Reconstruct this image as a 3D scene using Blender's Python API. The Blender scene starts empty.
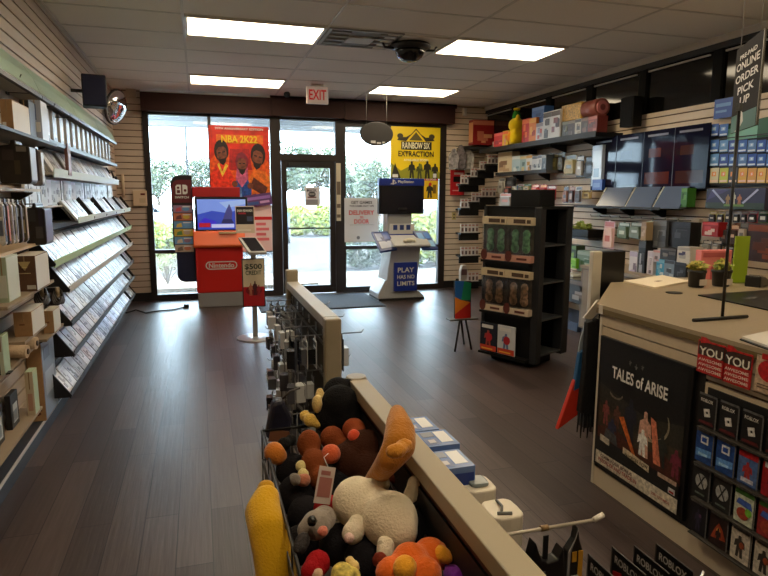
import bpy, math, random
from mathutils import Vector, Matrix
rnd = random.Random(11)
S = bpy.context.scene
C = S.collection
PI = math.pi
# ------------------------------------------------------------------ camera
H = 1.52
YAW, PIT, ROL, FPX = math.radians(16.9098), math.radians(-8.6805), math.radians(0.1988), 606.14
FW = Vector((math.sin(YAW)*math.cos(PIT), math.cos(YAW)*math.cos(PIT), math.sin(PIT)))
_r = Vector((math.cos(YAW), -math.sin(YAW), 0)); _u = _r.cross(FW)
RT = _r*math.cos(ROL) + _u*math.sin(ROL); UP = RT.cross(FW)
EYE = Vector((0, 0, H))
cd = bpy.data.cameras.new('camera'); cam = bpy.data.objects.new('camera', cd); C.objects.link(cam)
cd.sensor_width = 36; cd.lens = 36*FPX/768; cd.clip_start = .02; cd.clip_end = 300
cam.matrix_world = Matrix(((RT.x, UP.x, -FW.x, 0), (RT.y, UP.y, -FW.y, 0), (RT.z, UP.z, -FW.z, H), (0, 0, 0, 1)))
S.camera = cam
# survey helpers: where a sight line of the photograph meets a known plane of the shop
def _ray(px, py): return FW + RT*((px-384)/FPX) + UP*((288-py)/FPX)
def ax(px, py, X): d = _ray(px, py); return EYE + d*(X/d.x)
def ay(px, py, Y): d = _ray(px, py); return EYE + d*(Y/d.y)
def az(px, py, Z): d = _ray(px, py); return EYE + d*((Z-H)/d.z)
def RY(x0, y0, x1, y1, Y):
    my, mx = (y0+y1)/2, (x0+x1)/2
    return ay(x0, my, Y).x, ay(x1, my, Y).x, ay(mx, y1, Y).z, ay(mx, y0, Y).z
def RX(x0, y0, x1, y1, X):
    my, mx = (y0+y1)/2, (x0+x1)/2
    a, b = ax(x0, my, X).y, ax(x1, my, X).y
    return min(a, b), max(a, b), ax(mx, y1, X).z, ax(mx, y0, X).z
# ------------------------------------------------------------------ materials
def lin(c): c /= 255.0; return c/12.92 if c <= .04045 else ((c+.055)/1.055)**2.4
_mats = {}
def M(rgb, rough=.5, metal=0, emit=0, alpha=None, noise=0, nscale=30, bump=0, sheen=0, spec=None, coat=0):
    key = (rgb, rough, metal, emit, alpha, noise, nscale, bump, sheen, spec, coat)
    if key in _mats: return _mats[key]
    m = bpy.data.materials.new('surface_%d_%d_%d' % rgb); m.use_nodes = True
    nt = m.node_tree; b = nt.nodes['Principled BSDF']
    col = (lin(rgb[0]), lin(rgb[1]), lin(rgb[2]), 1)
    b.inputs['Base Color'].default_value = col; b.inputs['Roughness'].default_value = rough
    b.inputs['Metallic'].default_value = metal
    if spec is not None: b.inputs['Specular IOR Level'].default_value = spec
    if coat: b.inputs['Coat Weight'].default_value = coat; b.inputs['Coat Roughness'].default_value = .08
    if sheen: b.inputs['Sheen Weight'].default_value = sheen
    if emit: b.inputs['Emission Color'].default_value = col; b.inputs['Emission Strength'].default_value = emit
    if alpha is not None: b.inputs['Alpha'].default_value = alpha
    if noise or bump:
        tc = nt.nodes.new('ShaderNodeTexCoord'); n = nt.nodes.new('ShaderNodeTexNoise')
        n.inputs['Scale'].default_value = nscale; n.inputs['Detail'].default_value = 4
        nt.links.new(tc.outputs['Object'], n.inputs['Vector'])
        if noise:
            r = nt.nodes.new('ShaderNodeValToRGB')
            r.color_ramp.elements[0].position = .3; r.color_ramp.elements[1].position = .7
            r.color_ramp.elements[0].color = (col[0]*(1-noise), col[1]*(1-noise), col[2]*(1-noise), 1)
            r.color_ramp.elements[1].color = (min(1, col[0]*(1+noise)), min(1, col[1]*(1+noise)), min(1, col[2]*(1+noise)), 1)
            nt.links.new(n.outputs['Fac'], r.inputs['Fac']); nt.links.new(r.outputs['Color'], b.inputs['Base Color'])
        if bump:
            bp = nt.nodes.new('ShaderNodeBump'); bp.inputs['Strength'].default_value = bump; bp.inputs['Distance'].default_value = .01
            nt.links.new(n.outputs['Fac'], bp.inputs['Height']); nt.links.new(bp.outputs['Normal'], b.inputs['Normal'])
    _mats[key] = m
    return m
def glassy(name, tint, refl, rough=.02, ior=1.45, haze=0):
    m = bpy.data.materials.new(name); m.use_nodes = True; nt = m.node_tree; nt.nodes.clear()
    o = nt.nodes.new('ShaderNodeOutputMaterial'); mx = nt.nodes.new('ShaderNodeMixShader')
    t = nt.nodes.new('ShaderNodeBsdfTransparent'); g = nt.nodes.new('ShaderNodeBsdfGlossy'); fr = nt.nodes.new('ShaderNodeFresnel')
    t.inputs['Color'].default_value = (*tint, 1); g.inputs['Roughness'].default_value = rough
    fr.inputs['IOR'].default_value = ior
    ma = nt.nodes.new('ShaderNodeMath'); ma.operation = 'MULTIPLY'; ma.inputs[1].default_value = refl
    nt.links.new(fr.outputs['Fac'], ma.inputs[0]); nt.links.new(ma.outputs[0], mx.inputs['Fac'])
    nt.links.new(t.outputs[0], mx.inputs[1]); nt.links.new(g.outputs[0], mx.inputs[2]); 
    if haze:
        tl = nt.nodes.new('ShaderNodeBsdfTranslucent'); tl.inputs['Color'].default_value = (.9, .92, .94, 1); m2 = nt.nodes.new('ShaderNodeMixShader'); m2.inputs['Fac'].default_value = haze  # translucent veil mixed in for bright haze
        nt.links.new(mx.outputs[0], m2.inputs[1]); nt.links.new(tl.outputs[0], m2.inputs[2]); nt.links.new(m2.outputs[0], o.inputs['Surface'])
    else: nt.links.new(mx.outputs[0], o.inputs['Surface'])
    return m
GLASS = glassy('window_glass', (.9, .93, .93), .9, haze=.035)  # veil in the glass imitates the daylight haze over the trees
CLEAR = glassy('clear_plastic', (.93, .95, .96), 1.2, .1)
ACRYL = glassy('acrylic', (.85, .89, .9), 2.2, .05)
# ------------------------------------------------------------------ mesh builder
class MB:
    def __init__(s): s.v = []; s.f = []; s.m = []; s.s = []
    def add(s, vs, fs, mi=0, sm=False):
        n = len(s.v); s.v += [tuple(v) for v in vs]
        for f in fs: s.f.append([n+i for i in f]); s.m.append(mi); s.s.append(sm)
        return s
    def box(s, x0, x1, y0, y1, z0, z1, mi=0):
        v = [(x, y, z) for z in (z0, z1) for y in (y0, y1) for x in (x0, x1)]
        return s.add(v, [(0, 2, 3, 1), (4, 5, 7, 6), (0, 1, 5, 4), (2, 6, 7, 3), (0, 4, 6, 2), (1, 3, 7, 5)], mi)
    def cbox(s, c, d, mi=0): return s.box(c[0]-d[0]/2, c[0]+d[0]/2, c[1]-d[1]/2, c[1]+d[1]/2, c[2]-d[2]/2, c[2]+d[2]/2, mi)
    def prism(s, pts, c0, c1, axis='y', mi=0, sm=False):
        n = len(pts)
        def at(p, c): return (c, p[0], p[1]) if axis == 'x' else (p[0], c, p[1]) if axis == 'y' else (p[0], p[1], c)
        v = [at(p, c0) for p in pts] + [at(p, c1) for p in pts]
        s.add(v, [list(range(n)), list(range(2*n-1, n-1, -1))], mi)
        k = len(s.v)-2*n
        for i in range(n):
            j = (i+1) % n; s.f.append([k+i, k+n+i, k+n+j, k+j]); s.m.append(mi); s.s.append(sm)
        return s
    def sheet(s, pts, mi=0): return s.add(pts, [list(range(len(pts)))], mi)
    def tube(s, pts, r, n=8, mi=0, caps=True):
        pts = [Vector(p) for p in pts]; rr = r if isinstance(r, (list, tuple)) else [r]*len(pts)
        base = len(s.v); up = None
        for i, p in enumerate(pts):
            t = (pts[min(i+1, len(pts)-1)]-pts[max(i-1, 0)]).normalized()
            if up is None: up = t.orthogonal().normalized()
            up = (up - t*up.dot(t)).normalized(); w = t.cross(up)
            for k in range(n):
                a = 2*PI*k/n; s.v.append(tuple(p + (up*math.cos(a)+w*math.sin(a))*rr[i]))
        for i in range(len(pts)-1):
            for k in range(n):
                a = base+i*n+k; b = base+i*n+(k+1) % n
                s.f.append([a, b, b+n, a+n]); s.m.append(mi); s.s.append(True)
        if caps:
            s.f.append([base+k for k in range(n)][::-1]); s.m.append(mi); s.s.append(False)
            e = base+(len(pts)-1)*n; s.f.append([e+k for k in range(n)]); s.m.append(mi); s.s.append(False)
        return s
    def lathe(s, prof, c=(0, 0, 0), n=24, mi=0):
        b = len(s.v)
        for r, z in prof:
            for k in range(n): a = 2*PI*k/n; s.v.append((c[0]+r*math.cos(a), c[1]+r*math.sin(a), c[2]+z))
        for i in range(len(prof)-1):
            for k in range(n):
                p, q = b+i*n+k, b+i*n+(k+1) % n; s.f.append([p, q, q+n, p+n]); s.m.append(mi); s.s.append(True)
        s.f.append([b+k for k in range(n)][::-1]); s.m.append(mi); s.s.append(False)
        e = b+(len(prof)-1)*n; s.f.append([e+k for k in range(n)]); s.m.append(mi); s.s.append(False)
        return s
    def ball(s, c, r, n=14, mi=0, rot=None, bump=0):
        r = r if isinstance(r, (list, tuple)) else (r, r, r); m = n//2+1; b = len(s.v); c = Vector(c)
        q = rot.to_matrix() if rot is not None else None
        for i in range(m):
            t = PI*i/(m-1)
            for k in range(n):
                a = 2*PI*k/n; d = Vector((math.sin(t)*math.cos(a)*r[0], math.sin(t)*math.sin(a)*r[1], math.cos(t)*r[2]))*(1+bump*rnd.uniform(-1, 1))
                s.v.append(tuple(c+(q @ d if q else d)))
        for i in range(m-1):
            for k in range(n):
                p, w = b+i*n+k, b+i*n+(k+1) % n; s.f.append([p, p+n, w+n, w]); s.m.append(mi); s.s.append(True)
        return s
    def mesh(s, name, mats):
        me = bpy.data.meshes.new(name); me.from_pydata(s.v, [], s.f)
        for m in (mats if isinstance(mats, (list, tuple)) else [mats]): me.materials.append(m)
        me.polygons.foreach_set('material_index', s.m); me.polygons.foreach_set('use_smooth', s.s); me.update()
        return me
def put(name, me, parent=None, loc=(0, 0, 0), rz=0, bevel=0):
    o = bpy.data.objects.new(name, me); C.objects.link(o); o.location = loc; o.rotation_euler = (0, 0, rz)
    if parent: o.parent = parent
    if bevel:
        b = o.modifiers.new('bevel', 'BEVEL'); b.width = bevel; b.segments = 2; b.limit_method = 'ANGLE'
    return o
def part(name, mb, mats, parent, bevel=0, label=None):
    o = put(name, mb.mesh(name, mats), parent, bevel=bevel)
    if label: o['label'] = label
    return o
def tag(o, label, cat, group=None):
    o['label'] = label; o['category'] = cat
    if group: o['group'] = group
    return o
def thing(name, label, cat, loc=(0, 0, 0), rz=0, group=None):
    o = bpy.data.objects.new(name, None); C.objects.link(o); o.empty_display_size = .05
    o.location = loc; o.rotation_euler = (0, 0, rz)
    return tag(o, label, cat, group)
def solo(name, mb, mats, label, cat, loc=(0, 0, 0), rz=0, group=None, bevel=0):
    return tag(put(name, mb.mesh(name, mats), None, loc, rz, bevel), label, cat, group)
def struct(name, mb, mats, parent=None, bevel=0):
    o = put(name, mb.mesh(name, mats), parent, bevel=bevel); o['kind'] = 'structure'; return o
def dup(root, loc, rz=None, label=None, group=None):
    r = root.copy(); C.objects.link(r); r.location = loc
    if rz is not None: r.rotation_euler = (0, 0, rz)
    if label: r['label'] = label
    if group: r['group'] = group
    for ch in list(root.children):
        c = ch.copy(); C.objects.link(c); c.parent = r
        for g in list(ch.children):
            d = g.copy(); C.objects.link(d); d.parent = c
    return r
# lettering: flat type fitted to a box, lies in local XZ and reads from -Y
_txt = {}
def text_mesh(t, w, h, mat, shear=0):
    key = (t, round(w, 4), round(h, 4), mat.name, shear)
    if key in _txt: return _txt[key]
    cu = bpy.data.curves.new('lettering', 'FONT'); cu.body = t; cu.extrude = .0; cu.align_x = 'CENTER'; cu.shear = shear
    cu.resolution_u = 3; cu.offset = .02
    o = bpy.data.objects.new('lettering', cu); C.objects.link(o)
    bpy.context.view_layer.update()
    me = bpy.data.meshes.new_from_object(o.evaluated_get(bpy.context.evaluated_depsgraph_get()))
    bpy.data.objects.remove(o)
    xs = [v.co.x for v in me.vertices]; ys = [v.co.y for v in me.vertices]
    if xs:
        a, b, c, d = min(xs), max(xs), min(ys), max(ys)
        for v in me.vertices:
            v.co = ((v.co.x-(a+b)/2)*w/max(b-a, 1e-6), 0, (v.co.y-(c+d)/2)*h/max(d-c, 1e-6))
    me.materials.clear(); me.materials.append(mat); _txt[key] = me
    return me
def letter(parent, t, x, z, w, h, mat, y=-.002, name='lettering', shear=0):
    o = put(name, text_mesh(t, w, h, mat, shear), parent, (x, y, z)); return o
# flat printed artwork: layers of polygons in 0..1 units on a W x H sheet (front = -Y, base at z=0, centred in x)
def art(parent, name, W, Hh, layers, y=-.001, step=.0005, x0=None, z0=0):
    mb = MB(); mats = []; x0 = -W/2 if x0 is None else x0
    for k, (mat, pts) in enumerate(layers):
        if mat not in mats: mats.append(mat)
        mb.sheet([(x0+p[0]*W, y-k*step, z0+p[1]*Hh) for p in pts], mats.index(mat))
    return part(name, mb, mats, parent)
def rc(a, b, c, d): return [(a, b), (c, b), (c, d), (a, d)]
def ell(cx, cy, rx, ry, n=18, a0=0, a1=2*PI): return [(cx+rx*math.cos(a0+(a1-a0)*i/n), cy+ry*math.sin(a0+(a1-a0)*i/n)) for i in range(n if a1-a0 > 6.2 else n+1)]
def figure(cx, b, h, w, lean=0):
    return [(cx-w*.32, b), (cx-w*.08, b), (cx, b+h*.38), (cx+w*.1, b), (cx+w*.34, b), (cx+w*.25, b+h*.5), (cx+w*.5+lean, b+h*.45), (cx+w*.42+lean, b+h*.75), (cx+w*.15+lean, b+h*.82),
            (cx+w*.13+lean, b+h*.97), (cx+lean, b+h), (cx-w*.13+lean, b+h*.97), (cx-w*.15+lean, b+h*.82), (cx-w*.42+lean, b+h*.75), (cx-w*.5+lean, b+h*.42), (cx-w*.25, b+h*.5)]
# plush: balls fused into one soft skin
def blob(name, balls, mat, parent, vox=.009, smooth=6):
    mb = MB()
    for bl in balls: mb.ball(bl[0], bl[1], 16, 0, bl[2] if len(bl) > 2 else None)
    o = part(name, mb, mat, parent)
    r = o.modifiers.new('skin', 'REMESH'); r.mode = 'VOXEL'; r.voxel_size = vox; r.use_smooth_shade = True
    s = o.modifiers.new('soften', 'SMOOTH'); s.iterations = smooth; s.factor = .5
    return o
WHITE = M((225, 224, 220), .5); BLACK = M((14, 14, 16), .45); DARK = M((30, 29, 30), .5); CHROME = M((190, 190, 190), .2, 1)
RED = M((205, 28, 34), .4); BLUE = M((25, 60, 165), .4); CREAM = M((222, 205, 165), .6); YEL = M((240, 205, 30), .5)
STEEL = M((150, 150, 152), .35, 1); BEIGE = M((205, 190, 165), .6)
# ================================================================== THE SETTING
CEIL, LW, RW, BW = 2.95, -1.08, 4.55, 9.3
# floor: vinyl planks
m = bpy.data.materials.new('plank_floor'); m.use_nodes = True; nt = m.node_tree; b = nt.nodes['Principled BSDF']
L = nt.links.new; N = nt.nodes.new
tc = N('ShaderNodeTexCoord'); mp = N('ShaderNodeMapping'); mp.inputs['Rotation'].default_value = (0, 0, PI/2)
br = N('ShaderNodeTexBrick'); br.offset = .37; br.inputs['Scale'].default_value = 1; br.inputs['Brick Width'].default_value = 1.22
br.inputs['Row Height'].default_value = .15; br.inputs['Mortar Size'].default_value = .0022; br.inputs['Mortar Smooth'].default_value = 0
br.inputs['Color1'].default_value = (lin(62), lin(49), lin(46), 1); br.inputs['Color2'].default_value = (lin(92), lin(78), lin(75), 1); br.inputs['Mortar'].default_value = (lin(26), lin(20), lin(19), 1)
L(tc.outputs['Object'], mp.inputs['Vector']); L(mp.outputs[0], br.inputs['Vector'])
mp2 = N('ShaderNodeMapping'); mp2.inputs['Scale'].default_value = (38, 1.6, 1); n1 = N('ShaderNodeTexNoise'); n1.inputs['Scale'].default_value = 1.6; n1.inputs['Detail'].default_value = 6
L(tc.outputs['Object'], mp2.inputs['Vector']); L(mp2.outputs[0], n1.inputs['Vector'])
rp = N('ShaderNodeValToRGB'); rp.color_ramp.elements[0].position = .35; rp.color_ramp.elements[0].color = (.62, .58, .56, 1); rp.color_ramp.elements[1].position = .68; rp.color_ramp.elements[1].color = (1.0, 1.0, 1.0, 1)
L(n1.outputs['Fac'], rp.inputs['Fac'])
mu = N('ShaderNodeMix'); mu.data_type = 'RGBA'; mu.blend_type = 'MULTIPLY'; mu.inputs[0].default_value = 1
L(br.outputs['Color'], mu.inputs[6]); L(rp.outputs['Color'], mu.inputs[7]); L(mu.outputs[2], b.inputs['Base Color'])
rr = N('ShaderNodeMapRange'); rr.inputs[3].default_value = .30; rr.inputs[4].default_value = .48; L(n1.outputs['Fac'], rr.inputs[0]); L(rr.outputs[0], b.inputs['Roughness'])
bp = N('ShaderNodeBump'); bp.inputs['Strength'].default_value = .25; bp.inputs['Distance'].default_value = .004; L(n1.outputs['Fac'], bp.inputs['Height']); L(bp.outputs[0], b.inputs['Normal'])
FLOOR = m
struct('floor', MB().box(LW-.1, RW+.3, -2.6, BW+.06, -.1, 0), FLOOR)
# ceiling: mineral tiles in a T-bar grid
TILE = M((240, 236, 226), .85, noise=.06, nscale=160, bump=.15)
struct('ceiling', MB().box(LW-.1, RW+.3, -2.6, BW+.3, CEIL, CEIL+.08), TILE)
GX = [-1.04+.0, -.06+0, 1.13, 2.31, 3.49]; GY = [5.36+.63*k for k in range(-12, 7)]
mb = MB()
for x in GX[1:]: mb.box(x-.011, x+.011, -2.4, BW-.15, CEIL-.006, CEIL+.01)
for y in GY:
    if y < BW-.2: mb.box(LW+.03, RW, y-.011, y+.011, CEIL-.005, CEIL+.01)
mb.box(LW, LW+.025, -2.4, BW, CEIL-.02, CEIL+.01); mb.box(RW-.02, RW+.02, -2.4, BW, CEIL-.02, CEIL+.01)
struct('trim_1', mb, M((214, 210, 200), .5))
# slat walls: boards with routed grooves
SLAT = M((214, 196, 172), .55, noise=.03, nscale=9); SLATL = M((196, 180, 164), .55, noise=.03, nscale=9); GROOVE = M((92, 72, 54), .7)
def slats(z0, z1, pitch, u0, u1, place, top=None):
    mb = MB(); z = z0
    while z < z1-.01:
        e = min(z+pitch-.013, z1); place(mb, u0, u1, z, e, 0, 0); 
        if e < z1: place(mb, u0, u1, e, min(e+.013, z1), 1, .012)
        z += pitch
    return mb
def on_left(mb, a, c, z, e, mi, d): mb.box(LW-.04, LW-d, a, c, z, e, mi)
def on_right(mb, a, c, z, e, mi, d): mb.box(RW+d, RW+.04, a, c, z, e, mi)
def on_back(mb, a, c, z, e, mi, d): mb.box(a, c, BW-.03+d, BW+.05, z, e, mi)
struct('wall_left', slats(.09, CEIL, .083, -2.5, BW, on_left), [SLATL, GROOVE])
struct('wall_right', slats(.09, 2.375, .083, -2.5, BW, on_right), [SLAT, GROOVE])
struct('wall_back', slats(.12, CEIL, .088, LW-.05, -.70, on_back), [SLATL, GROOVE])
struct('wall_back.001', slats(.12, CEIL, .088, 3.85, RW+.06, on_back), [SLAT, GROOVE])
struct('wall_front', MB().box(LW-.1, RW+.3, -2.6, -2.5, 0, CEIL), M((206, 192, 170), .7))
mb = MB(); mb.box(LW-.04, LW+.0, -2.5, BW, 0, .09); struct('baseboard_left', mb, DARK)
struct('baseboard_right', MB().box(RW, RW+.04, -2.5, BW, 0, .09), DARK)
struct('baseboard_back', MB().box(LW, -.7, BW-.05, BW+.05, 0, .12), BLACK)
struct('baseboard_back.001', MB().box(3.85, RW, BW-.05, BW+.05, 0, .12), BLACK)
# clerestory over the right slat wall: dark glass into the next unit
BRONZE = M((46, 38, 34), .4, .2); 
mb = MB(); mb.box(RW-.01, RW+.06, -2.5, BW, 2.375, 2.40)
struct('trim_2', MB().box(RW-.03, RW+.04, -2.5, BW, 2.885, 2.94), M((200, 192, 178), .5))
struct('trim_3', MB().box(RW-.015, RW+.06, -2.5, BW, 2.835, 2.885), M((22, 20, 19), .5))
DKG = M((16, 15, 14), .08, spec=.4); yy = [BW, 8.3, 7.35, 6.45, 5.53, 4.55, 3.6, 2.6, 1, -1, -2.5]
fr = M((12, 11, 10), .85, spec=.2)
for k in range(len(yy)-1):
    w = struct('window_%d' % (k+4), MB().box(RW-.005, RW+.06, yy[k+1], yy[k+1]+.11, 2.375, 2.84), fr)
    struct('pane', MB().box(RW+.025, RW+.035, yy[k+1]+.11, yy[k], 2.375, 2.84), DKG, w)
    struct('bead_line', MB().box(RW+.0, RW+.02, yy[k+1]+.16, yy[k]-.02, 2.80, 2.815), M((170, 165, 156), .35), w)  # pale aluminium bead under the black strip
# storefront
FRM = M((36, 28, 26), .45, .1)
def frame(name, x0, x1, z0, z1, y0=BW-.05, y1=BW+.05): return struct(name, MB().box(x0, x1, y0, y1, z0, z1), FRM)
mb = MB()
for a, c in ((-.70, -.62), (.17, .215), (1.05, 1.20)): mb.box(a, c, BW-.05, BW+.05, .0, 2.66)
mb.box(-.62, 1.05, BW-.05, BW+.05, 0, .085); mb.box(-.62, 1.05, BW-.04, BW+.04, .68, .735); mb.box(-.62, 1.05, BW-.05, BW+.05, 2.625, 2.66)
w1 = struct('window_1', mb, FRM)
struct('pane', MB().box(-.62, .17, BW, BW+.008, .085, .68), GLASS, w1); struct('pane', MB().box(.215, 1.05, BW, BW+.008, .085, .68), GLASS, w1)
struct('pane', MB().box(-.62, .17, BW, BW+.008, .735, 2.625), GLASS, w1); struct('pane', MB().box(.215, 1.05, BW, BW+.008, .735, 2.625), GLASS, w1)
mb = MB()
mb.box(2.03, 2.19, BW-.05, BW+.05, 0, 2.66); mb.box(3.74, 3.85, BW-.05, BW+.05, 0, 2.66); mb.box(2.93, 2.965, BW-.04, BW+.04, .735, 2.6)
mb.box(2.19, 3.74, BW-.05, BW+.05, 0, .085); mb.box(2.19, 3.74, BW-.04, BW+.04, .68, .735); mb.box(2.19, 3.74, BW-.05, BW+.05, 2.56, 2.66)
w2 = struct('window_2', mb, FRM)
struct('pane', MB().box(2.19, 3.74, BW, BW+.008, .085, .68), GLASS, w2); struct('pane', MB().box(2.19, 2.93, BW, BW+.008, .735, 2.56), GLASS, w2); struct('pane', MB().box(2.965, 3.74, BW, BW+.008, .735, 2.56), GLASS, w2)
w3 = struct('window_3', MB().box(1.20, 2.03, BW-.05, BW+.05, 2.03, 2.13).box(1.2, 2.03, BW-.05, BW+.05, 2.625, 2.66), FRM)
struct('pane', MB().box(1.20, 2.03, BW, BW+.008, 2.13, 2.625), GLASS, w3)
mb = MB(); mb.box(1.21, 1.285, BW-.03, BW+.03, .01, 2.03); mb.box(1.945, 2.025, BW-.03, BW+.03, .01, 2.03); mb.box(1.285, 1.945, BW-.03, BW+.03, .01, .13); mb.box(1.285, 1.945, BW-.03, BW+.03, 1.93, 2.03)
d1 = struct('door_1', mb, FRM)
struct('pane', MB().box(1.285, 1.945, BW-.003, BW+.003, .13, 1.93), GLASS, d1)
struct('door_closer', MB().box(1.32, 1.62, BW-.1, BW-.03, 1.945, 2.0).box(1.6, 1.95, BW-.085, BW-.075, 2.0, 2.012), DARK, d1, .004)
struct('push_bar', MB().tube([(1.3, BW-.06, 1.02), (1.93, BW-.06, 1.02)], .012).box(1.29, 1.31, BW-.06, BW-.02, 1.0, 1.04).box(1.92, 1.94, BW-.06, BW-.02, 1.0, 1.04), DARK, d1)
HDR = M((56, 33, 30), .6, noise=.08, nscale=4, spec=.25)
struct('trim_4', MB().box(-.70, 1.07, 9.12, BW+.05, 2.655, 2.905).box(1.073, 2.15, 9.12, BW+.05, 2.655, 2.905).box(2.153, 3.94, 9.12, BW+.05, 2.64, 2.905), HDR, None, .004)
struct('trim_7', MB().box(1.06, 4.0, 9.2, BW+.06, 2.89, CEIL+.01), HDR)
struct('gap_light_strip', MB().box(-.70, 1.05, 9.14, 9.2, 2.905, 2.935), M((235, 235, 232), .5))  # white strip paints the daylight seen in the gap above the header
# ================================================================== OUTSIDE
PAVE = M((96, 93, 88), .95, noise=.08, nscale=2, spec=.05); ASPH = M((58, 57, 58), .95, noise=.1, nscale=1.5, spec=.05)
struct('ground', MB().box(-40, 40, BW+.06, 70, -.5, -.06), ASPH)
struct('ground.001', MB().box(-14, 16, BW+.06, 12.0, -.2, -.015), PAVE)
m = M((150, 152, 150), .5)
mb = MB()
mb.box(-12, 14, 11.75, 11.95, 2.83, 3.3); mb.box(-12, 14, 11.72, 11.98, 2.735, 2.825)
for k in range(5): mb.box(-12, 14, 11.73, 11.76, 2.84+k*.045, 2.87+k*.045)
for k in range(9): mb.box(-12, 14, BW+.25+k*.28, BW+.25+k*.28+.24, 3.1, 3.14)
mb.box(-12, 14, BW+.1, 11.9, 3.14, 3.2)
struct('trim_6', mb, M((150, 152, 154), .5))
def leaves(name, cells, n, size, mats, parent=None, shell=.75):
    mb = MB()
    for i in range(n):
        c, r = cells[rnd.randrange(len(cells))]
        d = Vector((rnd.gauss(0, 1), rnd.gauss(0, 1), rnd.gauss(0, 1))).normalized()*(shell+(1-shell)*rnd.random())
        p = Vector(c)+Vector((d.x*r[0], d.y*r[1], d.z*r[2])); s = size*rnd.uniform(.6, 1.4)
        a = Vector((rnd.gauss(0, 1), rnd.gauss(0, 1), rnd.gauss(0, .6))).normalized(); bq = a.orthogonal().normalized()*.55
        mb.sheet([p-a*s, p+bq*s*.8, p+a*s, p-bq*s*.8], rnd.randrange(len(mats)))
    return part(name, mb, mats, parent)
LG = [M((70, 82, 58), .8), M((58, 72, 50), .8), M((88, 96, 70), .8), M((48, 62, 46), .8)]
LY = [M((112, 120, 24), .8), M((88, 104, 22), .8), M((124, 126, 36), .8)]
TRUNK = M((92, 78, 64), .8, noise=.2)
def tree(x, y, h, r, label, nl=900, mats=LG, group='trees beyond the car park'):
    t = thing('tree', label, 'tree', (x, y, -.06), 0, group)
    mb = MB(); mb.tube([(0, 0, 0), (.05, 0, h*.3), (-.05, .05, h*.55), (0, 0, h*.8)], [h*.028, h*.022, h*.015, h*.006])
    for k in range(5):
        a = k*1.26; mb.tube([(0, 0, h*.38), (math.cos(a)*r*.4, math.sin(a)*r*.4, h*.55), (math.cos(a)*r*.75, math.sin(a)*r*.75, h*.7)], [h*.012, h*.009, h*.004], 6)
    part('trunk', mb, TRUNK, t)
    cells = [((0, 0, h*.66), (r*.7, r*.7, h*.28))]
    for k in range(7):
        a = k*.9+rnd.random(); cells.append(((math.cos(a)*r*.6, math.sin(a)*r*.6, h*rnd.uniform(.45, .8)), (r*.45, r*.45, h*.17)))
    leaves('foliage', cells, nl, .11*h/4, mats, t, .45)
for i, (px, Y, pt, r, lb) in enumerate([
    (158, 30, 152, 1.5, 'hazy tree left of the storefront, seen through the left pane'), (203, 38, 154, 1.6, 'pale green tree behind the light pole across the car park'),
    (284, 29, 141, 1.3, 'leafy tree seen through the left half of the glass door'), (318, 37, 134, 1.9, 'leafy tree seen through the right half of the glass door'),
    (352, 26, 151, 1.0, 'tree with a rounded crown just right of the glass door'), (378, 21, 156, .9, 'bright tree beyond the window behind the delivery poster'),
    (408, 31, 148, 1.5, 'tree standing behind the yellow poster and demo kiosk'), (440, 40, 146, 2.0, 'rightmost tree beyond the storefront window'), (255, 50, 150, 2.2, 'distant tree behind the red basketball poster')]):
    tree(ay(px, 200, Y).x, Y, ay(px, pt, Y).z*1.06+.06, r, lb, 2600, LG if i % 3 else LG[:2]+LG[2:3])
def hedge(x0, x1, y, d, h, label, mats, n, grp=None, size=.14):
    t = thing('hedge', label, 'hedge', ((x0+x1)/2, y, -.06), 0, grp); w = (x1-x0)/2
    k = max(2, int(2*w/d)); cells = [((-w+2*w*(i+.5)/k, 0, h*.5), (w/k*1.25, d/2, h*.52)) for i in range(k)]
    leaves('foliage', cells, n, size, mats, t, .8)
    mb = MB()
    for i in range(k): mb.tube([(-w+2*w*(i+.5)/k, 0, 0), (-w+2*w*(i+.5)/k, .05, h*.5)], .03, 5)
    part('stem', mb, TRUNK, t)
hedge(ay(284, 220, 24).x, ay(338, 220, 24).x, 24, 1.4, 1.15, 'clipped hedge across the car park beyond the door', LY, 1500)
hedge(ay(145, 235, 17).x, ay(192, 235, 17).x, 17, 2.2, .85, 'sunlit yellow green hedge beyond the left window', LY, 1900, None, .12)
hedge(ay(346, 262, 12.9).x, ay(400, 262, 12.9).x, 12.9, 1.2, .95, 'grey green shrub outside the window under the delivery poster', LG, 1700, None, .09)
hedge(ay(402, 262, 13.3).x, ay(448, 262, 13.3).x, 13.3, 1.2, 1.2, 'yellow green shrub outside the window right of the demo kiosk', LY, 1500, None, .09)
# planting bed with a dry shrub at the left pane
solo('planting_bed', MB().prism([(-2.4, -.5), (2.1, -.5), (2.1, .5), (-2.4, .5)], 0, .06, 'z'), M((120, 108, 92), .9, noise=.5, nscale=14, bump=.8), 'strip of pale mulch outside the left window', 'planting bed', (-.2, 10.6, -.015))
t = thing('shrub', 'bare twiggy shrub in the mulch outside the left window', 'shrub', (*ay(168, 285, 10.6).xy, .045))
mb = MB()
for k in range(22):
    a = rnd.uniform(0, 6.28); q = rnd.uniform(.1, .3); z = rnd.uniform(.3, .62)
    mb.tube([(0, 0, 0), (math.cos(a)*q*.4, math.sin(a)*q*.4, z*.5), (math.cos(a)*q, math.sin(a)*q, z)], [.008, .006, .003], 5)
part('stem', mb, M((110, 96, 80), .8), t)
leaves('foliage', [((0, 0, .4), (.28, .28, .22))], 240, .03, [M((150, 150, 92), .7), M((120, 128, 84), .7)], t, .3)
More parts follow.
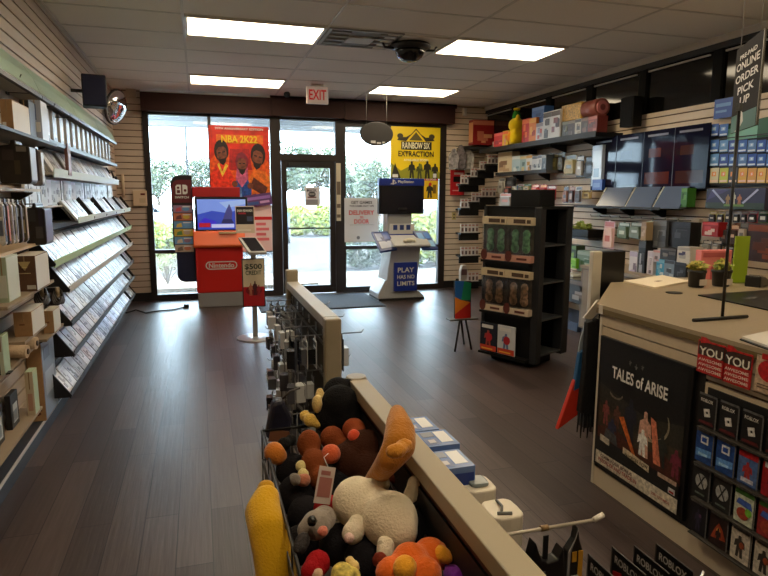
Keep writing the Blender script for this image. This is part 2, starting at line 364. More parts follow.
def car(x, y, rz, col, label, grp=None):
    t = thing('car', label, 'car', (x, y, -.06), rz)
    prof = [(-2.2, .3), (-2.25, .75), (-1.9, .95), (-1.25, 1.02), (-.6, 1.45), (.8, 1.48), (1.6, 1.05), (2.15, .95), (2.25, .5), (2.2, .28)]
    part('body', MB().prism(prof, -.85, .85, 'y'), M(col, .25, .1, coat=.6), t, .05)
    g = M((30, 36, 42), .1)
    part('side_window', MB().prism([(-1.05, 1.03), (-.55, 1.38), (.1, 1.41), (.1, 1.03)], -.862, .862, 'y').prism([(.18, 1.03), (.18, 1.41), (.75, 1.41), (1.3, 1.05)], -.862, .862, 'y'), g, t)
    for wx in (-1.4, 1.4):
        for s in (-1, 1):
            mb = MB(); mb.tube([(wx, s*.66, .33), (wx, s*.88, .33)], .33, 20); mb.tube([(wx, s*.87, .33), (wx, s*.885, .33)], .19, 16, 1)
            part('wheel', mb, [M((25, 25, 25), .7), M((170, 170, 172), .3, .9)], t)
car(ay(152, 215, 20).x-1.1, 20.5, .12, (226, 230, 232), 'white car parked beyond the left window pane')
car(ay(268, 222, 19).x-.3, 19.0, PI/2-.2, (52, 84, 140), 'blue car parked beyond the door at its left edge')
t = thing('light_pole', 'tall thin lamp pole in the car park through left window', 'light pole', (ay(190, 230, 28).x, 28, -.06))
part('pole', MB().tube([(0, 0, 0), (0, 0, 6.4)], [.06, .045], 8), M((34, 34, 36), .6), t); part('lamp_head', MB().cbox((.3, 0, 6.4), (.7, .25, .1)), M((90, 90, 88), .5), t)
part('base', MB().lathe([(.25, 0), (.25, .6), (.2, .62)]), M((170, 168, 160), .8), t)
# ================================================================== CEILING FITTINGS
LAMP = M((255, 234, 198), .5, 0, 4.6)
def troffer(x0, y0, label):
    t = thing('ceiling_light', label, 'ceiling light', (x0+.595, y0+.315, CEIL-.012), 0, 'lit ceiling panels')
    w, d = .585, .305
    part('frame', MB().box(-w, w, -d, -d+.025, -.006, .012).box(-w, w, d-.025, d, -.006, .012).box(-w, -w+.025, -d+.025, d-.025, -.006, .012).box(w-.025, w, -d+.025, d-.025, -.006, .012), M((225, 222, 214), .4), t)
    mb = MB(); mb.box(-w+.025, w-.025, -d+.025, d-.025, -.002, .01)
    part('diffuser', mb, LAMP, t)
troffer(-.06, 5.36, 'lit ceiling panel nearest the left wall speaker, upper left of the four')
troffer(-.06, 7.88, 'lit ceiling panel just inside the window with the red poster')
troffer(2.31, 7.88, 'lit ceiling panel between the exit sign and the yellow poster')
troffer(2.31, 5.36, 'lit ceiling panel right of the black camera dome')
troffer(-.06, 2.84, 'lit ceiling panel above the nearer gondola, beyond the picture top edge')  # panels from here on are out of view, added to brighten the near end
troffer(2.31, 2.84, 'unseen lit ceiling panel above the service counter')
troffer(-.06, .32, 'unseen lit ceiling panel nearest the photographer, on the left')
troffer(2.31, .32, 'unseen lit ceiling panel above the near end of the counter')
t = thing('air_vent', 'square grey air vent set in the ceiling beside the camera dome', 'air vent', (1.48, 5.675, CEIL-.01))
part('frame', MB().box(-.34, .34, -.3, -.27, -.006, .01).box(-.34, .34, .27, .3, -.006, .01).box(-.34, -.31, -.27, .27, -.006, .01).box(.31, .34, -.27, .27, -.006, .01), M((150, 146, 138), .5), t)
part('backing', MB().box(-.31, .31, -.27, .27, .0, .01), M((110, 106, 100), .6), t)
part('core', MB().box(-.12, .12, -.1, .1, -.016, 0), M((190, 186, 176), .5), t)
for k in range(4):
    for s in (-1, 1): part('louvre', MB().box(s*.215-.085, s*.215+.085, -.24+k*.13, -.20+k*.13, -.014, .0), M((136, 132, 124), .5), t)
p = az(410, 43, CEIL)
t = thing('camera_dome', 'black security camera dome hanging below a white ceiling tile', 'security camera', (p.x, p.y, CEIL-.012))
part('mount_plate', MB().box(-.3, .3, -.29, .29, -.004, .012), M((228, 224, 214), .5), t)
part('housing', MB().lathe([(.19, -.004), (.2, -.03), (.15, -.05), (.145, -.055)], n=28), M((24, 24, 26), .3), t)
part('dome', MB().lathe([(.14, -.05), (.138, -.08), (.115, -.12), (.075, -.15), (.02, -.162)], n=28), M((8, 8, 10), .08), t)
part('bracket', MB().tube([(-.27, 0, -.004), (-.25, 0, -.04), (-.16, 0, -.045)], .012, 6).tube([(.27, 0, -.004), (.25, 0, -.04), (.16, 0, -.045)], .012, 6), M((24, 24, 26), .4), t)
# exit sign
a, c, z0, z1 = RY(306.5, 87, 328, 104, 8.12)
t = thing('exit_sign', 'white exit sign with red letters hung below the ceiling', 'exit sign', ((a+c)/2, 8.12, z0))
w, h = (c-a)/2, z1-z0
part('housing', MB().box(-w, w, -.03, .03, 0, h), M((226, 208, 192), .5, 0, .05), t, .008)
part('canopy', MB().box(-.08, .08, -.025, .025, h, CEIL-z0), M((236, 226, 214), .5), t)
letter(t, 'EXIT', 0, h*.52, w*1.6, h*.6, M((206, 30, 28), .4, 0, .12), -.032)
# hanging oval sign
c0 = ay(376.5, 134, 8.5); rx = (ay(393, 134, 8.5).x-ay(360, 134, 8.5).x)/2; rz = (ay(376, 122, 8.5).z-ay(376, 146, 8.5).z)/2
t = thing('hanging_sign', 'dark oval sign hanging on thin wires in front of the window', 'hanging sign', (c0.x, 8.5, c0.z))
mb = MB(); n = 40
mb.prism([(rx*math.cos(2*PI*k/n), rz*math.sin(2*PI*k/n)) for k in range(n)], -.02, .02, 'y'); part('panel', mb, M((44, 42, 42), .4), t, .006)
part('label_strip', MB().box(-.09, -.02, -.024, -.02, -.13, -.095).box(.0, .06, -.024, -.02, -.14, -.115).box(.08, .12, -.024, -.02, -.13, -.105), M((190, 190, 188), .4), t)
for s in (-1, 1): part('wire', MB().tube([(s*rx*.62, 0, rz*.75), (s*rx*.6, 0, CEIL-c0.z)], .0025, 5), M((120, 118, 112), .5), t)
# speaker and mirror on the left
a, c, z0, z1 = RY(82, 74, 106.5, 106, 6.3)
t = thing('wall_speaker', 'blue black box speaker high on the left slat wall', 'speaker', ((a+c)/2, 6.3, z0), .15); w = (c-a)/2; h = z1-z0
part('cabinet', MB().box(-w, w, 0, .22, 0, h), M((12, 14, 34), .6), t, .012)
part('grille', MB().box(-w+.012, w-.012, -.006, 0, .012, h-.012), M((20, 24, 58), .75, bump=.6, nscale=200), t)
part('bracket', MB().box(LW-(a+c)/2-.0, -w+.01, .1, .12, h*.45, h*.55), DARK, t)
q = ay(115.5, 107, 8.5)
t = thing('convex_mirror', 'round convex security mirror in the far left corner', 'mirror', (q.x, 8.5, q.z)); t.rotation_euler = (0, PI/2+.25, -.42)
prof = [(.21*math.cos(u*PI/16), .085*math.sin(u*PI/16)) for u in range(8)]
part('dome', MB().lathe(prof, n=32), M((235, 235, 238), .04, 1), t); part('rim', MB().lathe([(.21, -.02), (.222, -.01), (.222, .01), (.21, .015)], n=32), M((60, 58, 56), .4), t)
part('bracket', MB().tube([(0, 0, -.02), (0, 0, -.12)], .03, 8), DARK, t)
q = az(287, 92, CEIL)
solo('ceiling_sensor', MB().lathe([(.03, 0), (.045, -.02), (.04, -.06), (.015, -.075)], n=14), M((30, 32, 44), .4), 'small dark sensor on the ceiling left of the exit sign', 'sensor', (q.x, min(q.y, 9.0), CEIL))
for px, py, w in ((132, 93, 'small beige junction box high on the wall above the left window frame'),):
    a, c, z0, z1 = RY(126, 88, 136, 98, 9.26)
    solo('junction_box', MB().box(-(c-a)/2, (c-a)/2, -.04, .01, 0, z1-z0), M((188, 170, 148), .5), w, 'junction box', ((a+c)/2, 9.27, z0), 0, None, .006)
a, c, z0, z1 = RY(133, 190.5, 147, 206, 9.24)
t = thing('alarm_panel', 'beige alarm keypad on the slat wall left of the window', 'alarm panel', ((a+c)/2, 9.28, z0)); w = (c-a)/2; h = z1-z0
part('housing', MB().box(-w, w, -.05, .0, 0, h), M((206, 184, 156), .5), t, .006); part('display', MB().box(w*.1, w*.75, -.053, -.05, h*.7, h*.82), M((96, 24, 20), .3), t)
part('keypad', MB().box(-w*.1, w*.8, -.052, -.05, h*.2, h*.5), M((188, 166, 138), .5), t)
a, c, z0, z1 = RY(121.5, 174, 124.5, 197, 9.24)
solo('conduit', MB().tube([(0, 0, 0), (0, 0, z1-z0)], .02, 8), M((205, 186, 160), .5), 'short beige conduit on the far left corner slats', 'conduit', ((a+c)/2, 9.25, z0))
q = ay(466, 100, 9.2)
solo('wall_sensor', MB().box(-.03, .03, -.06, .0, -.06, .06), M((225, 220, 208), .5), 'white motion sensor high in the far right corner', 'sensor', (q.x, 9.27, ay(475, 112, 9.2).z), 0, None, .01)
# ================================================================== STOREFRONT THINGS
Ym = 9.215
# tall red basketball poster
a, c, z0, z1 = RY(210, 126, 269.5, 207, Ym); W, Hh = c-a, 1.25; z0 = z1-Hh
t = thing('poster', 'tall red basketball game poster hanging in the left window', 'poster', ((a+c)/2, Ym, z0), 0, 'window posters')
part('sheet', MB().box(-W/2, W/2, 0, .006, 0, Hh), M((196, 34, 24), .4), t)
NZ = lambda c, n=.45, q=22: M(c, .45, noise=n, nscale=q)
o1, o2, sk, dk, bl, bl2 = NZ((240, 84, 22)), NZ((252, 150, 34), .3), NZ((116, 62, 44), .5), NZ((34, 16, 16)), NZ((30, 74, 160), .6, 30), NZ((110, 150, 210), .5)  # colours brightened to carry the window backlight through the paper
lay = [(NZ((214, 44, 22), .3, 8), rc(0, 0, 1, 1)), (NZ((240, 110, 26), .3), rc(.12, .8, .9, .9)), (o1, [(0, 0), (1, 0), (1, .58), (.86, .7), (.6, .62), (.4, .66), (.14, .72), (0, .6)]), (o2, [(.66, 0), (1, 0), (1, .42), (.86, .5), (.74, .3)]), (NZ((170, 26, 30)), [(.3, .5), (.7, .5), (.66, .74), (.34, .74)])]
def head(cx, cy, r, hair, tilt=0):
    rot = lambda pts: [(cx+(x-cx)*math.cos(tilt)-(y-cy)*math.sin(tilt), cy+(x-cx)*math.sin(tilt)+(y-cy)*math.cos(tilt)) for x, y in pts]
    return [(hair, rot(ell(cx, cy+r*.35, r*1.2, r*1.25))), (sk, rot([(cx-r*.8, cy+r*.5), (cx-r*.85, cy-r*.2), (cx-r*.5, cy-r*1.0), (cx, cy-r*1.25), (cx+r*.5, cy-r*1.0), (cx+r*.85, cy-r*.2), (cx+r*.8, cy+r*.5), (cx+r*.4, cy+r*.8), (cx-r*.4, cy+r*.8)])), (dk, rot([(cx-r*.7, cy-r*.4), (cx-r*.4, cy-r*1.05), (cx, cy-r*1.3), (cx+r*.4, cy-r*1.05), (cx+r*.7, cy-r*.4), (cx+r*.3, cy-r*.55), (cx-r*.3, cy-r*.55)])), (dk, rot(rc(cx-r*.6, cy+r*.1, cx-r*.15, cy+r*.25))), (dk, rot(rc(cx+r*.15, cy+r*.1, cx+r*.6, cy+r*.25)))]
lay += [(NZ((226, 50, 24)), [(.0, .0), (.0, .44), (.12, .58), (.3, .54), (.42, .36), (.4, 0)]), (NZ((240, 190, 60), .4), [(.12, .56), (.2, .42), (.3, .55), (.26, .57), (.2, .48), (.15, .58)])] + head(.2, .68, .1, dk, .15)
lay += [(NZ((236, 110, 32)), [(.6, 0), (.62, .38), (.74, .52), (.94, .48), (1, .36), (1, 0)]), (NZ((90, 40, 30)), [(.66, .3), (.9, .2), (.96, .3), (.72, .42)])] + head(.8, .64, .105, dk, -.2)
lay += [(bl, [(.36, 0), (.36, .28), (.44, .4), (.62, .4), (.68, .28), (.66, 0)]), (bl2, [(.46, .0), (.5, .32), (.55, .0)]), (NZ((190, 90, 130)), [(.42, .4), (.52, .3), (.63, .4), (.62, .56), (.45, .56)])] + head(.53, .56, .09, NZ((120, 30, 50))) + [(sk, ell(.4, .34, .05, .035)), (sk, ell(.66, .32, .05, .035))]
art(t, 'print', W, Hh, lay)
letter(t, '75TH ANNIVERSARY EDITION', 0, Hh*.965, W*.8, .032, WHITE, -.024); letter(t, 'NBA 2K22', 0, Hh*.85, W*.6, .1, YEL, -.024)
letter(t, '2K', W*.3, Hh*.2, W*.2, .07, M((120, 30, 20), .5), -.024)
# yellow game poster
a, c, z0, z1 = RY(391, 127, 440, 178.5, Ym); W, Hh = c-a, z1-z0
t = thing('poster.001', 'large yellow game poster hanging top right in the window', 'poster', ((a+c)/2, Ym, z0), 0, 'window posters'); t.name = 'poster.001'
part('sheet', MB().box(-W/2, W/2, 0, .006, 0, Hh), M((240, 208, 26), .4), t)
d2, g2 = M((36, 34, 22), .5), M((110, 120, 40), .5)
lay = [(M((150, 150, 40), .5), [(0, 0), (1, 0), (1, .12), (.8, .25), (.6, .15), (.4, .25), (.2, .15), (0, .3)])]
lay += [(d2, figure(.42, 0, .34, .14)), (d2, figure(.74, 0, .36, .16)), (d2, figure(.9, 0, .3, .14)), (M((70, 76, 36), .5), figure(.58, 0, .3, .14)), (d2, [(0, 0), (.2, 0), (.08, .3)]), (g2, ell(.6, .24, .035, .05))]
lay += [(M((58, 52, 30), .5), [(.12, .74), (.3, .72), (.36, .8), (.5, .94), (.64, .8), (.7, .72), (.88, .74), (.84, .8), (.7, .8), (.6, .86), (.5, .97), (.4, .86), (.3, .8), (.16, .8)]), (M((96, 86, 40), .5), [(.36, .74), (.5, .9), (.64, .74)])]
lay += [(M((70, 62, 34), .5), ell(.18, .82, .06, .05)), (M((70, 62, 34), .5), ell(.82, .82, .06, .05)), (WHITE, rc(.03, .02, .14, .08)), (WHITE, rc(.86, .02, .93, .1)), (d2, rc(.2, .56, .82, .715))]
art(t, 'print', W, Hh, lay)
letter(t, 'RAINBOW SIX', 0, Hh*.64, W*.56, .1, M((246, 240, 200), .5), -.016); letter(t, 'EXTRACTION', 0, Hh*.48, W*.72, .085, d2, -.016); letter(t, 'AVAILABLE SOON', 0, Hh*.36, W*.5, .035, M((250, 246, 220), .5), -.016)
# small yellow and red poster behind the demo screen
a, c, z0, z1 = RY(417, 178, 438, 200, 9.22); W, Hh = c-a, z1-z0
t = thing('poster.002', 'small red and yellow poster behind the right edge of demo screen', 'poster', ((a+c)/2, 9.22, z0), 0, 'window posters')
part('sheet', MB().box(-W/2, W/2, 0, .006, 0, Hh), M((232, 190, 30), .4), t)
art(t, 'print', W, Hh, [(RED, rc(0, .88, 1, 1)), (d2, figure(.6, .1, .65, .34)), (RED, ell(.62, .72, .07, .08)), (M((120, 90, 20), .5), rc(.75, .3, .9, .7))])
letter(t, 'NEW RELEASES', 0, Hh*.94, W*.8, .03, WHITE, -.004)
# delivery poster
a, c, z0, z1 = RY(344.5, 198, 378.5, 242, Ym); W, Hh = c-a, z1-z0
t = thing('poster.003', 'white same day delivery poster with red lettering low in the window', 'poster', ((a+c)/2, Ym, z0), 0, 'window posters')
part('sheet', MB().box(-W/2, W/2, 0, .006, 0, Hh), M((214, 214, 214), .5), t)
g3 = M((60, 60, 64), .5)
letter(t, 'GET GAMES', 0, Hh*.9, W*.62, .045, g3); letter(t, 'THE SAME DAY WE', 0, Hh*.82, W*.72, .03, g3)
rl = M((212, 40, 46), .5)
letter(t, 'DELIVERY', 0, Hh*.67, W*.74, .07, rl); letter(t, 'to', 0, Hh*.57, W*.1, .04, rl); letter(t, 'DOOR', 0, Hh*.47, W*.44, .07, rl)
art(t, 'print', W, Hh, [(g3, rc(.15, .39, .85, .395)), (M((120, 120, 124), .5), ell(.4, .1, .05, .04))])
# door notice
a, c, z0, z1 = RY(305, 187, 319.5, 206, 9.24); W, Hh = c-a, z1-z0
t = thing('door_notice', 'white paper notice taped on the glass door', 'notice', ((a+c)/2, 9.262, z0))
part('sheet', MB().box(-W/2, W/2, 0, .004, 0, Hh), M((222, 222, 226), .6), t)
art(t, 'print', W, Hh, [(M((150, 150, 160), .5), rc(.1, .08, .9, .34)), (M((120, 80, 84), .5), rc(.2, .42, .8, .5)), (M((40, 40, 44), .5), ell(.5, .62, .26, .14))])
letter(t, 'MASK', 0, Hh*.82, W*.7, .05, g3); letter(t, 'REQUIRED', 0, Hh*.62, W*.34, .03, WHITE, -.004)
# red and white poster behind the red kiosk
a, c, z0, z1 = RY(255, 205, 272, 251, 9.2); W, Hh = c-a+.2, z1-z0
t = thing('poster.004', 'white and pink trade poster with a red band behind the red kiosk', 'poster', ((a+c)/2-.1, 9.19, z0), 0, 'window posters')
part('sheet', MB().box(-W/2, W/2, 0, .006, 0, Hh), M((236, 214, 216), .5), t)
pk = M((226, 120, 130), .5)
art(t, 'print', W, Hh, [(RED, rc(.4, .68, 1, .75))]+[(pk, rc(.48, .56-k*.11, .9 if k % 2 else .8, .62-k*.11)) for k in range(4)])
a, c, z0, z1 = RY(247, 194, 271, 206, 9.15)
t = thing('poster.005', 'purple tilted strip poster above the white and pink poster', 'poster', ((a+c)/2, 9.15, z0), 0, 'window posters'); t.rotation_euler = (0, -.14, 0); W, Hh = c-a+.05, z1-z0
part('sheet', MB().box(-W/2, W/2, 0, .006, 0, Hh), M((96, 60, 120), .5), t)
art(t, 'print', W, Hh, [(M((150, 110, 190), .5), rc(.05, .55, .95, .8)), (M((60, 90, 160), .5), rc(.1, .15, .5, .4)), (M((200, 160, 210), .5), rc(.55, .2, .9, .4))])
# vertical hours sticker on the door jamb
a, c, z0, z1 = RY(337, 163, 341.5, 221, 9.2)
solo('door_strip', MB().box(-(c-a)/2, (c-a)/2, 0, .004, 0, z1-z0).box(-(c-a)/2+.006, (c-a)/2-.006, -.001, 0, .05, .1, 1).box(-(c-a)/2+.006, (c-a)/2-.006, -.001, 0, .2, .26, 1).box(-(c-a)/2+.006, (c-a)/2-.006, -.001, 0, .4, .6, 1), [M((206, 196, 170), .5), M((110, 96, 80), .5)], 'tall cream height strip stuck on the right door jamb', 'sticker strip', ((a+c)/2, 9.245, z0))
# entry mat
solo('door_mat', MB().box(-.85, .85, -.6, .6, 0, .012).box(-.82, .82, -.57, .57, .012, .015, 1), [M((42, 46, 54), .9), M((64, 70, 80), .95, noise=.2, nscale=120, bump=.8)], 'grey ribbed entrance mat inside the glass door', 'mat', (1.58, 8.5, 0), 0)
# cord with plug
t = thing('power_cord', 'black power cord on the floor at the far left corner', 'cord', (-.6, 8.6, 0))
pts = [az(126, 313, .01), az(136, 310, .01), az(146, 313, .01), az(158, 311, .01), az(172, 310, .01), az(186, 307, .01)]
part('cable', MB().tube([(p.x+.6, p.y-8.6, .012) for p in pts], .01, 6), BLACK, t); q = pts[-1]
part('plug', MB().box(q.x+.57, q.x+.64, q.y-8.63, q.y-8.57, .0, .05), BLACK, t, .008)
# ---------------------------------------------------------------- red demo kiosk
KY = 8.5
def kx(px, py=270): return ay(px, py, KY).x
x0, x1 = kx(199, 300), kx(243, 300); cx = (x0+x1)/2; w = (x1-x0)/2
def kz(py, px=220): return ay(px, py, KY).z
NR = M((214, 36, 30), .35); NO = M((238, 104, 50), .35)
t = thing('demo_kiosk', 'red game demo kiosk with a screen and grey plinth by the left window', 'demo kiosk', (cx, KY, 0), 0, 'game demo kiosks')
zb, zt, zs = kz(292.5), kz(247), kz(236)
part('plinth', MB().box(-w-.01, w+.01, 0, .5, 0, zb), M((150, 148, 150), .5), t, .01)
part('body', MB().prism([(-.01, zb), (-.02, zt*.8), (-.03, zt), (.5, zt), (.5, zb)], -w-.02, w+.02, 'x'), NR, t, .02)
part('counter_top', MB().prism([(-.1, zt), (-.12, zt+.03), (-.05, zs+.06), (.1, zs+.1), (.5, zs+.1), (.5, zt)], -w-.04, w+.05, 'x'), NO, t, .015)
part('control_strip', MB().box(0, w*.8, -.09, -.02, zs+.035, zs+.06), M((228, 190, 140), .5), t)
zh0, zh1 = kz(232), kz(197); sx0, sx1 = kx(195, 215)-cx, kx(248, 215)-cx
part('screen_frame', MB().box(sx0, sx1, .0, .07, zh0, zh1), M((20, 20, 26), .3), t, .01)
scr = part('screen', MB().box(sx0+.03, sx1-.03, -.004, 0, zh0+.035, zh1-.03), M((60, 80, 190), .2, 0, .2), t, label='lit blue and violet game screen')
sw, sh = sx1-sx0-.06, zh1-zh0-.065
sm = lambda r, g, bb: M((r, g, bb), .3, 0, .2)
art(t, 'screen_picture', sw, sh, [(sm(120, 150, 235), [(0, .5), (.3, .62), (.6, .55), (1, .7), (1, 1), (0, 1)]), (sm(60, 50, 200), [(0, .2), (.15, .4), (.4, .25), (.3, .1), (0, .1)]), (sm(150, 180, 240), [(.45, .9), (.6, .7), (1, .85), (1, 1)]), (sm(70, 70, 130), [(.5, .25), (.58, .6), (.66, .85), (.72, .6), (.7, .25)]), (sm(170, 30, 50), rc(.03, .08, .26, .22)), (sm(190, 200, 250), rc(.28, .06, .75, .18)), (sm(40, 40, 90), [(.48, .2), (.75, .2), (.7, .34), (.52, .34)])], -.006, .0005, sx0+.03, zh0+.035)
ztp = kz(187); part('header', MB().box(kx(192, 190)-cx, kx(240, 190)-cx, .02, .1, zh1, ztp), M((176, 24, 28), .4), t, .008)
part('column', MB().box(-w*.7, w*.7, .07, .4, zs+.1, ztp-.05), M((176, 24, 28), .4), t)
# oval outline logo
zl = kz(265, 222); lx = kx(221.5, 265)-cx; lw = (kx(237.5, 265)-kx(206, 265))/2; lh = .055
lay = [(WHITE, [(lx+s*(lw-lh)+lh*math.cos(a), zl+lh*math.sin(a)) for s, a0 in ((1, -PI/2), (-1, PI/2)) for a in [a0+PI*i/10 for i in range(11)]]),
       (NR, [(lx+s*(lw-lh)+(lh-.013)*math.cos(a), zl+(lh-.013)*math.sin(a)) for s, a0 in ((1, -PI/2), (-1, PI/2)) for a in [a0+PI*i/10 for i in range(11)]])]
art(t, 'logo_badge', 1, 1, lay, -.034, .001, 0, 0)
letter(t, 'Nintendo', lx, zl, lw*1.6, .065, WHITE, -.038)
# left pylon of the kiosk: a separate standee with game covers
a, c = kx(172, 220), kx(193.5, 220); pz0, pz1 = kz(283, 185), kz(175, 185); pm = kz(247, 184)
t = thing('display_pylon', 'tall black and red game pylon with rounded top beside the red kiosk', 'display pylon', ((a+c)/2, KY+.06, 0)); w = (c-a)/2
def rtop(x0, x1, z0, z1, r): return [(x0, z0), (x1, z0), (x1, z1)]+[(x0+r-r*math.sin(i*PI/16), z1-r+r*math.cos(i*PI/16)) for i in range(9)]
part('panel', MB().prism(rtop(-w, w, pm, pz1, .12), 0, .08, 'y'), M((24, 20, 26), .4), t, .006)
part('lower_cabinet', MB().prism([(-w*.75+.1-.1*math.cos(i*PI/16), pz0+.1-.1*math.sin(i*PI/16)) for i in range(9)]+[(w+.14, pz0), (w+.14, pm), (-w*.75, pm)], .02, .35, 'y'), M((18, 26, 62), .4), t, .006)
part('post', MB().box(w+.08, w+.14, .16, .3, 0, pz0), BLACK, t)
SW = M((178, 24, 40), .45)
part('top_card', MB().prism(rtop(-w+.012, w-.012, pz1-.36, pz1-.06, .1), -.006, 0, 'y'), M((96, 16, 30), .45), t)
lz = pz1-.2
art(t, 'logo_badge', 1, 1, [(WHITE, [(-.075, lz-.05), (-.005, lz-.05), (-.005, lz+.075), (-.055, lz+.075), (-.075, lz+.055)]), (WHITE, [(.012, lz-.05), (.055, lz-.05), (.075, lz-.03), (.075, lz+.055), (.055, lz+.075), (.012, lz+.075)]), (M((96, 16, 30), .45), ell(-.042, lz+.035, .016, .016, 12)), (M((96, 16, 30), .45), ell(.045, lz+.0, .018, .018, 12)), (M((96, 16, 30), .45), rc(-.058, lz-.035, -.02, lz+.005))], -.008, .0008, 0, 0)
letter(t, 'SWITCH', 0, lz-.09, w*1.3, .03, WHITE, -.009)
cvs = [((150, 120, 150), (200, 80, 90)), ((200, 120, 90), (110, 60, 60)), ((100, 150, 200), (220, 190, 90)), ((210, 180, 70), (90, 140, 80)), ((110, 160, 210), (210, 200, 180)), ((190, 170, 150), (120, 100, 90))]
for k in range(6):
    zz = pz1-.44-k*.105
    cv = part('game_cover', MB().box(-w+.02, w-.015, -.012, 0, zz-.05, zz+.045), M(cvs[k][0], .4), t)
    art(cv, 'print', 2*w-.05, .09, [(M(cvs[k][1], .4), [(.1, .1), (.45, .2), (.4, .8), (.15, .6)]), (M(cvs[(k+2) % 6][0], .4), ell(.7, .5, .2, .3)), (WHITE, rc(.5, .75, .95, .9))], -.0125, .0005, None, zz-.048)
# ---------------------------------------------------------------- tablet stand
TY = 6.5
def tx(px, py): return ay(px, py, TY).x
def tz(py, px=255): return ay(px, py, TY).z
bx = tx(255.5, 335)
t = thing('tablet_stand', 'slim floor stand with tilted tablet and credit sign in the left aisle', 'tablet stand', (bx, TY, 0))
part('base', MB().lathe([(.2, 0), (.2, .008), (.19, .012), (.03, .016)], n=36), M((170, 172, 176), .3, .6), t)
zt = tz(246)
part('pole', MB().box(-.026, .026, -.018, .018, .014, zt), M((150, 148, 146), .35, .4), t, .004)
k0, k1 = tx(238, 242)-bx, tx(264, 242)-bx; za, zb2 = tz(250), tz(233)
tb = MB(); tb.add([(k0+.0, -.10, zb2-.035), (k1-.09, -.1, zb2-.035), (k1, -.26, za), (k0+.09, -.26, za), (k0, -.08, zb2-.06), (k1-.09, -.08, zb2-.06), (k1, -.24, za-.03), (k0+.09, -.24, za-.03)], [(0, 1, 2, 3), (7, 6, 5, 4), (0, 4, 5, 1), (1, 5, 6, 2), (2, 6, 7, 3), (3, 7, 4, 0)])
part('tablet', tb, M((205, 205, 205), .3), t, .004)
ts = MB(); ts.add([(k0+.03, -.112, zb2-.04), (k1-.1, -.112, zb2-.04), (k1-.02, -.252, za+.012), (k0+.11, -.252, za+.012)], [(0, 1, 2, 3)]); part('tablet_screen', ts, M((46, 44, 50), .1), t)
e0, e1, f0, f1 = tx(235.5, 220)-bx, tx(254.5, 220)-bx, tz(233), tz(206)
part('card', MB().box(e0, e1, .0, .012, f0, f1), M((214, 196, 176), .5), t)
art(t, 'card_print', e1-e0, f1-f0, [(M((34, 28, 36), .4), rc(.04, .33, .96, .97)), (M((160, 40, 60), .4), rc(.15, .7, .55, .76)), (M((70, 80, 110), .4), rc(.6, .44, .9, .62)), (M((230, 220, 205), .5), rc(.1, .08, .8, .14))], -.001, .0006, e0, f0)
letter(t, 'EARN REWARDS', (e0+e1)/2, f0+(f1-f0)*.83, (e1-e0)*.8, .025, WHITE, -.006)
g0, g1, h0, h1 = tx(242, 282)-bx, tx(264.5, 282)-bx, tz(306), tz(258)
part('sign_frame', MB().box(g0, g1, -.05, -.025, h0, h1), M((40, 36, 38), .4), t, .003)
art(t, 'sign_print', g1-g0, h1-h0, [(M((218, 202, 172), .5), rc(.04, .4, .96, .98)), (M((176, 22, 34), .45), rc(.04, .02, .96, .42)), (M((120, 14, 28), .45), ell(.5, .34, .36, .1)), (M((70, 20, 34), .45), figure(.55, .24, .3, .2)), (M((190, 120, 90), .45), figure(.36, .24, .26, .18)), (M((150, 40, 50), .45), figure(.72, .22, .24, .18))], -.051, .0006, g0, h0)
letter(t, '$500', (g0+g1)/2, h0+(h1-h0)*.83, (g1-g0)*.76, .065, M((30, 40, 30), .5), -.056); letter(t, 'CREDIT', (g0+g1)/2, h0+(h1-h0)*.71, (g1-g0)*.7, .045, M((60, 76, 60), .5), -.056)
# ---------------------------------------------------------------- white and blue demo kiosk
PY = 8.35
def qx(px, py): return ay(px, py, PY).x
def qz(py, px=400): return ay(px, py, PY).z
b0, b1 = qx(378.5, 296), qx(424, 296); cx = (b0+b1)/2
t = thing('demo_kiosk.001', 'white and blue game demo kiosk with a tall screen by the right window', 'demo kiosk', (cx, PY, 0), 0, 'game demo kiosks')
PW = M((186, 188, 190), .35); PB = M((22, 50, 150), .4); PN = M((10, 14, 30), .25)
zs = qz(244); zc = qz(212)
part('base', MB().prism([(b0-cx, .03), (b1-cx, .03), (b1-cx, .045), (b1-cx-.08, .12), (b0-cx+.1, .3), (b0-cx, .1)], 0, .5, 'y').box(b0-cx, b1-cx, -.02, .52, 0, .03, 1), [PW, DARK], t, .006)
l0, l1, u0, u1 = qx(387, 288)-cx, qx(416, 288)-cx, qx(391, 248)-cx, qx(420, 248)-cx
mb = MB(); mb.add([(l0-.03, .0, .12), (l1, .0, .12), (u1, -.05, zs), (u0, -.05, zs), (l0-.06, .4, .12), (l1, .4, .12), (u1, .35, zs), (u0, .35, zs)], [(0, 1, 2, 3), (7, 6, 5, 4), (1, 5, 6, 2), (4, 0, 3, 7), (3, 2, 6, 7), (4, 5, 1, 0)]); part('pedestal', mb, PW, t, .012)
m0, m1, mz0, mz1 = qx(393, 278)-cx, qx(415.5, 278)-cx, qz(290.5), qz(262)
part('sign_panel', MB().box(m0, m1, -.07, -.03, mz0, mz1), PB, t, .004, 'blue panel with white slogan')
mc, mh, mw = (m0+m1)/2, mz1-mz0, (m1-m0)
for s_, zz, ww, hh in (('PLAY', .74, .72, .17), ('HAS NO', .5, .76, .14), ('LIMITS', .27, .76, .16)): letter(t, s_, mc, mz0+mh*zz, mw*ww, mh*hh, WHITE, -.073)
d0, d1 = qx(388, 244)-cx, qx(424, 244)-cx
part('shelf', MB().prism([(-.28, zs-.02), (-.28, zs+.01), (.0, zs+.13), (.3, zs+.13), (.3, zs-.02)], d0, d1, 'x'), PW, t, .01)
